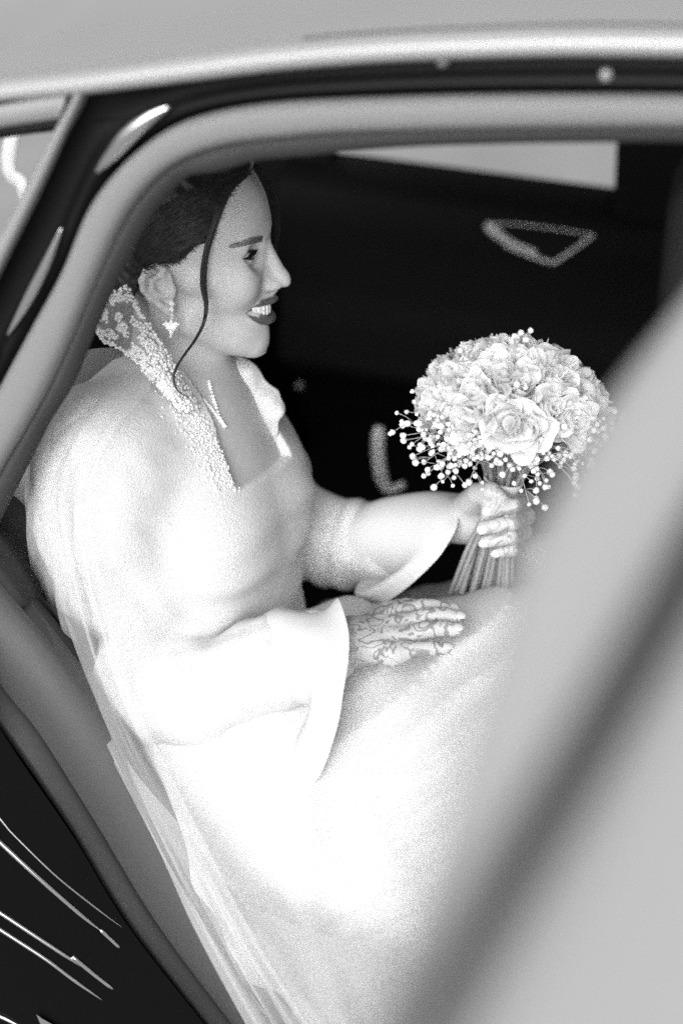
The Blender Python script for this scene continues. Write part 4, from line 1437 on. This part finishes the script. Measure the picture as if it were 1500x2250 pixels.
def petal_mesh(name, R, h, W, curl, seed, z0=-0.017, nu=9, nv=9, mt='petal'):
    r_ = np.random.default_rng(seed)
    ph = r_.uniform(0, 6.28, 4)
    V = []
    for iv in range(nv):
        v = iv / (nv - 1)
        for iu in range(nu):
            u = -1 + 2 * iu / (nu - 1)
            a = u * W * math.sin(math.pi * (0.12 + 0.62 * v)) * (1 - 0.12 * v)
            top = 1 - 0.30 * abs(u) ** 2.2
            vv = v * top
            r = R * (0.22 + 0.78 * math.sin(vv * math.pi / 2) ** 0.8)
            cu = max(0.0, vv - 0.62) / 0.38
            r += curl * cu ** 2 + 0.0026 * v ** 2 * math.sin(4 * u + ph[0])
            z = z0 + h * vv - 0.55 * curl * cu ** 3 + 0.0024 * v ** 3 * math.sin(6 * u + ph[1])
            V.append((r * math.cos(a), r * math.sin(a), z))
    me = bpy.data.meshes.new(name)
    me.from_pydata(V, [], grid_faces(nv, nu))
    me.polygons.foreach_set('use_smooth', [True] * len(me.polygons))
    me.materials.append(M[mt])
    return me
def bud_mesh(seed):
    """the closed heart of a rose: petals rolled round each other"""
    r_ = np.random.default_rng(seed)
    V, Fq = [], []
    th = np.linspace(0, 2 * math.pi * 2.3, 90)
    rows = 7
    for i, t in enumerate(th):
        g = t / th[-1]
        R = 0.0022 + 0.0105 * g
        h = 0.030 - 0.004 * g + 0.0030 * math.sin(2.3 * t + seed) + 0.0012 * math.sin(5.3 * t)
        for k in range(rows):
            v = k / (rows - 1)
            r = R * (0.35 + 0.65 * math.sin(math.pi * 0.5 * min(1, v * 1.25))) + (0.0018 * max(0, v - 0.7) / 0.3 * g)
            V.append((r * math.cos(t), r * math.sin(t), -0.016 + h * v))
    Fq = grid_faces(len(th), rows)
    me = bpy.data.meshes.new('rose')
    me.from_pydata(V, [], Fq)
    me.polygons.foreach_set('use_smooth', [True] * len(me.polygons))
    me.materials.append(M['petal'])
    return me
BUDS = [bud_mesh(s) for s in range(4)]
P_IN = [petal_mesh('petal', 0.0165, 0.0305, 1.35, 0.004, s) for s in range(4)]
P_OUT = [petal_mesh('petal', 0.0235, 0.0290, 1.25, 0.0055, 10 + s) for s in range(5)]
for me in BUDS + P_IN + P_OUT:
    pass

def place(o, Mw, parent):
    o.parent = parent
    o.matrix_parent_inverse = Matrix.Identity(4)
    pw = Matrix.Translation(parent.location) if parent is BQ else PW[parent.name]
    o.matrix_basis = pw.inverted() @ Mw
    PW[o.name] = Mw
PW = {}
def frame(c, n, spin, s):
    zq = Vector(n).to_track_quat('Z', 'Y')
    return Matrix.Translation(Vector(c)) @ zq.to_matrix().to_4x4() @ Matrix.Rotation(spin, 4, 'Z') @ Matrix.Diagonal((s, s, s, 1))

bx = np.cross(BAX, vec(0, 1, 0)); bx /= np.linalg.norm(bx)
by = np.cross(BAX, bx)
NR = 42
g_ = math.pi * (3 - math.sqrt(5))
for i in range(NR):
    zc = 1.0 - (i + 0.4) / NR * 0.98
    rr = math.sqrt(max(0, 1 - zc * zc))
    a = i * g_ + 0.9
    n = BAX * zc + (bx * math.cos(a) + by * math.sin(a)) * rr
    n = n + RNG.normal(size=3) * 0.06
    n /= np.linalg.norm(n)
    c = BQC + (n - BAX * (n @ BAX) * 0.24) * (0.086 + RNG.uniform(-0.005, 0.004))
    s = RNG.uniform(0.96, 1.2)
    Mw = frame(c, n + RNG.normal(size=3) * 0.08, RNG.uniform(0, 6.28), s)
    rose = bpy.data.objects.new('rose', BUDS[i % 4]); COL.objects.link(rose)
    place(rose, Mw, BQ)
    for k in range(7):
        inner = k < 3
        me = (P_IN if inner else P_OUT)[(k + i) % (4 if inner else 5)]
        p = bpy.data.objects.new('petal', me); COL.objects.link(p)
        ang = 2 * math.pi * ((k / 3) if inner else ((k - 3) / 4 + 0.11)) + RNG.uniform(-0.15, 0.15)
        tilt = Matrix.Rotation(RNG.uniform(-0.10, 0.16) + (0.0 if inner else 0.10), 4, 'Y')
        place(p, Mw @ Matrix.Rotation(ang, 4, 'Z') @ tilt @ Matrix.Scale(RNG.uniform(0.94, 1.08), 4), rose)
# one drooping rose under the dome
# a few leaves between the heads
lm_ = bpy.data.meshes.new('leaf')
LV, nL = [], 8
for i in range(nL):
    t = i / (nL - 1)
    wv = 0.011 * math.sin(math.pi * min(1, t * 0.93 + 0.07)) ** 0.8
    for u in (-1, -0.5, 0, 0.5, 1):
        LV.append((u * wv, 0.045 * t, 0.004 * abs(u) + 0.008 * math.sin(2.2 * t)))
lm_.from_pydata(LV, [], grid_faces(nL, 5)); lm_.materials.append(M['leaf'])
lm_.polygons.foreach_set('use_smooth', [True] * len(lm_.polygons))
for k in range(16):
    zc = RNG.uniform(-0.25, 0.75)
    a = RNG.uniform(0, 6.28)
    rr = math.sqrt(1 - zc * zc)
    n = BAX * zc + (bx * math.cos(a) + by * math.sin(a)) * rr
    lf = bpy.data.objects.new('leaf', lm_); COL.objects.link(lf)
    q_ = Vector(n).to_track_quat('Y', 'Z').to_matrix().to_4x4()
    place(lf, Matrix.Translation(Vector(BQC + n * 0.045)) @ q_ @ Matrix.Rotation(RNG.uniform(0, 6.28), 4, 'Y'), BQ)

# stems, fanned above and below the hand
GRIP = at(1092, 1128, 1.345)
for k in range(30):
    a = RNG.uniform(0, 6.28)
    r = math.sqrt(RNG.uniform(0.02, 1))
    off = (bx * math.cos(a) + by * math.sin(a)) * r
    tail_px = 992 + 128 * (k + 0.5) / 30 + RNG.uniform(-7, 7)
    off = bx * ((tail_px - 1056) / 64 * 0.85 * (1 if bx[0] > 0 else -1)) + by * RNG.uniform(-0.7, 0.7)
    tail = at(tail_px, 1306 + 14 * (tail_px - 990) / 130 + RNG.uniform(-9, 6), 1.315 - 0.022 * r * math.sin(a))
    g = GRIP + off * 0.0145
    topp = BQC + off * 0.05 - BAX * 0.01
    P = crom([tail, tail + (g - tail) * 0.55 + off * 0.002, g, g + BAX * 0.04 + off * 0.006, topp], 14)
    mesh('stem', *tube(P, np.interp(np.linspace(0, 1, 14), [0, .5, 1], [0.0031, 0.0027, 0.0022]), 7), M['stem'], BQ)
# ribbon round the stems
rp = [GRIP - BAX * 0.018, GRIP - BAX * 0.005, GRIP + BAX * 0.012, GRIP + BAX * 0.030, GRIP + BAX * 0.039]
ring = []
n = 40
for i, c in enumerate(crom(rp, 16)):
    rr = 0.0172 + 0.0008 * math.sin(i * 1.9) + 0.004 * max(0, i - 11) / 4
    ring += [c + rr * (math.cos(2 * math.pi * j / n) * bx + math.sin(2 * math.pi * j / n) * by) + BAX * 0.003 * math.sin(2 * math.pi * j / n + i * 0.2) for j in range(n)]
rb = mesh('ribbon', ring, grid_faces(16, n, True), M['satin'], BQ)
sd = rb.modifiers.new('thickness', 'SOLIDIFY'); sd.thickness = 0.0012

# baby's breath: branching sprigs, each floret an object
bm = bmesh.new()
bmesh.ops.create_icosphere(bm, subdivisions=2, radius=0.0033)
for v in bm.verts:
    d = v.co.normalized()
    v.co *= 0.86 + 0.24 * math.sin(d.x * 7 + 1) * math.sin(d.y * 8) * math.sin(d.z * 6 + 2) + 0.10 * random.random()
FLO = bpy.data.meshes.new('floret'); bm.to_mesh(FLO); bm.free()
FLO.materials.append(M['floret'])
FLO.polygons.foreach_set('use_smooth', [True] * len(FLO.polygons))
SPR = [(882, 926, 1.31), (886, 968, 1.31), (906, 1002, 1.30), (940, 1040, 1.295), (972, 1058, 1.29), (1030, 1058, 1.285), (930, 955, 1.285), (985, 985, 1.275), (1040, 985, 1.27), (1075, 985, 1.268),
       (1000, 1022, 1.275), (915, 930, 1.30), (960, 935, 1.28),
       (1245, 1000, 1.285), (1292, 985, 1.30), (1335, 945, 1.33), (1368, 915, 1.35), (1392, 952, 1.35), (1345, 1005, 1.32), (1262, 1060, 1.28), (1310, 1050, 1.30), (1205, 1070, 1.27), (1225, 985, 1.275), (1360, 980, 1.33),
       (1162, 1108, 1.265), (1185, 1062, 1.265), (1140, 1030, 1.262), (1110, 1010, 1.262), (1180, 1010, 1.26), (1145, 985, 1.262),
       (1350, 905, 1.30), (1385, 930, 1.30), (1330, 960, 1.28), (1378, 985, 1.30), (1300, 1010, 1.27), (1340, 1040, 1.28), (1260, 1030, 1.265),
       (1130, 738, 1.36), (1165, 726, 1.36), (1010, 770, 1.35), (905, 860, 1.35), (893, 905, 1.34), (1135, 845, 1.262)]
for k in range(24):
    side = RNG.uniform() < 0.6
    SPR.append((RNG.uniform(880, 1060), RNG.uniform(925, 1050), RNG.uniform(1.265, 1.31)) if side else (RNG.uniform(1190, 1395), RNG.uniform(930, 1070), RNG.uniform(1.27, 1.32)))
for (px, py, Y) in SPR:
    tip = at(px, py, Y)
    up_ = py < 880
    org = (BQC + (tip - BQC) * 0.55) if up_ else at(np.clip(1095 + (px - 1095) * 0.15, 1050, 1140), 1012 + RNG.uniform(-8, 12), 1.315)
    mid = org + (tip - org) * 0.55 + UP * (0.004 + 0.012 * (not up_)) 
    main = crom([org, mid, tip], 10)
    mb = MB()
    mb.add(tube(main, np.linspace(0.0007, 0.0004, 10), 5))
    spots = [tip]
    nb = 2 if up_ else RNG.integers(5, 9)
    for b in range(nb):
        t = RNG.uniform(0.5, 0.97)
        base = main[int(t * 9)]
        dirv = RNG.normal(size=3) * vec(1, 0.6, 0.9)
        dirv /= np.linalg.norm(dirv)
        e = base + dirv * RNG.uniform(0.008, 0.021) + (tip - org) * 0.10 - UP * 0.003
        mb.add(tube(crom([base, (base + e) / 2 + UP * 0.0015, e], 5), 0.00038, 4))
        spots.append(e)
    sp = mb.build('sprig', M['sprigstem'], BQ)
    PW[sp.name] = Matrix.Identity(4)
    for s_ in spots:
        f = bpy.data.objects.new('floret', FLO); COL.objects.link(f)
        sc_ = RNG.uniform(0.65, 1.2)
        place(f, Matrix.Translation(Vector(s_)) @ Matrix.Rotation(RNG.uniform(0, 6), 4, Vector(RNG.normal(size=3)).normalized()) @ Matrix.Scale(sc_, 4), sp)
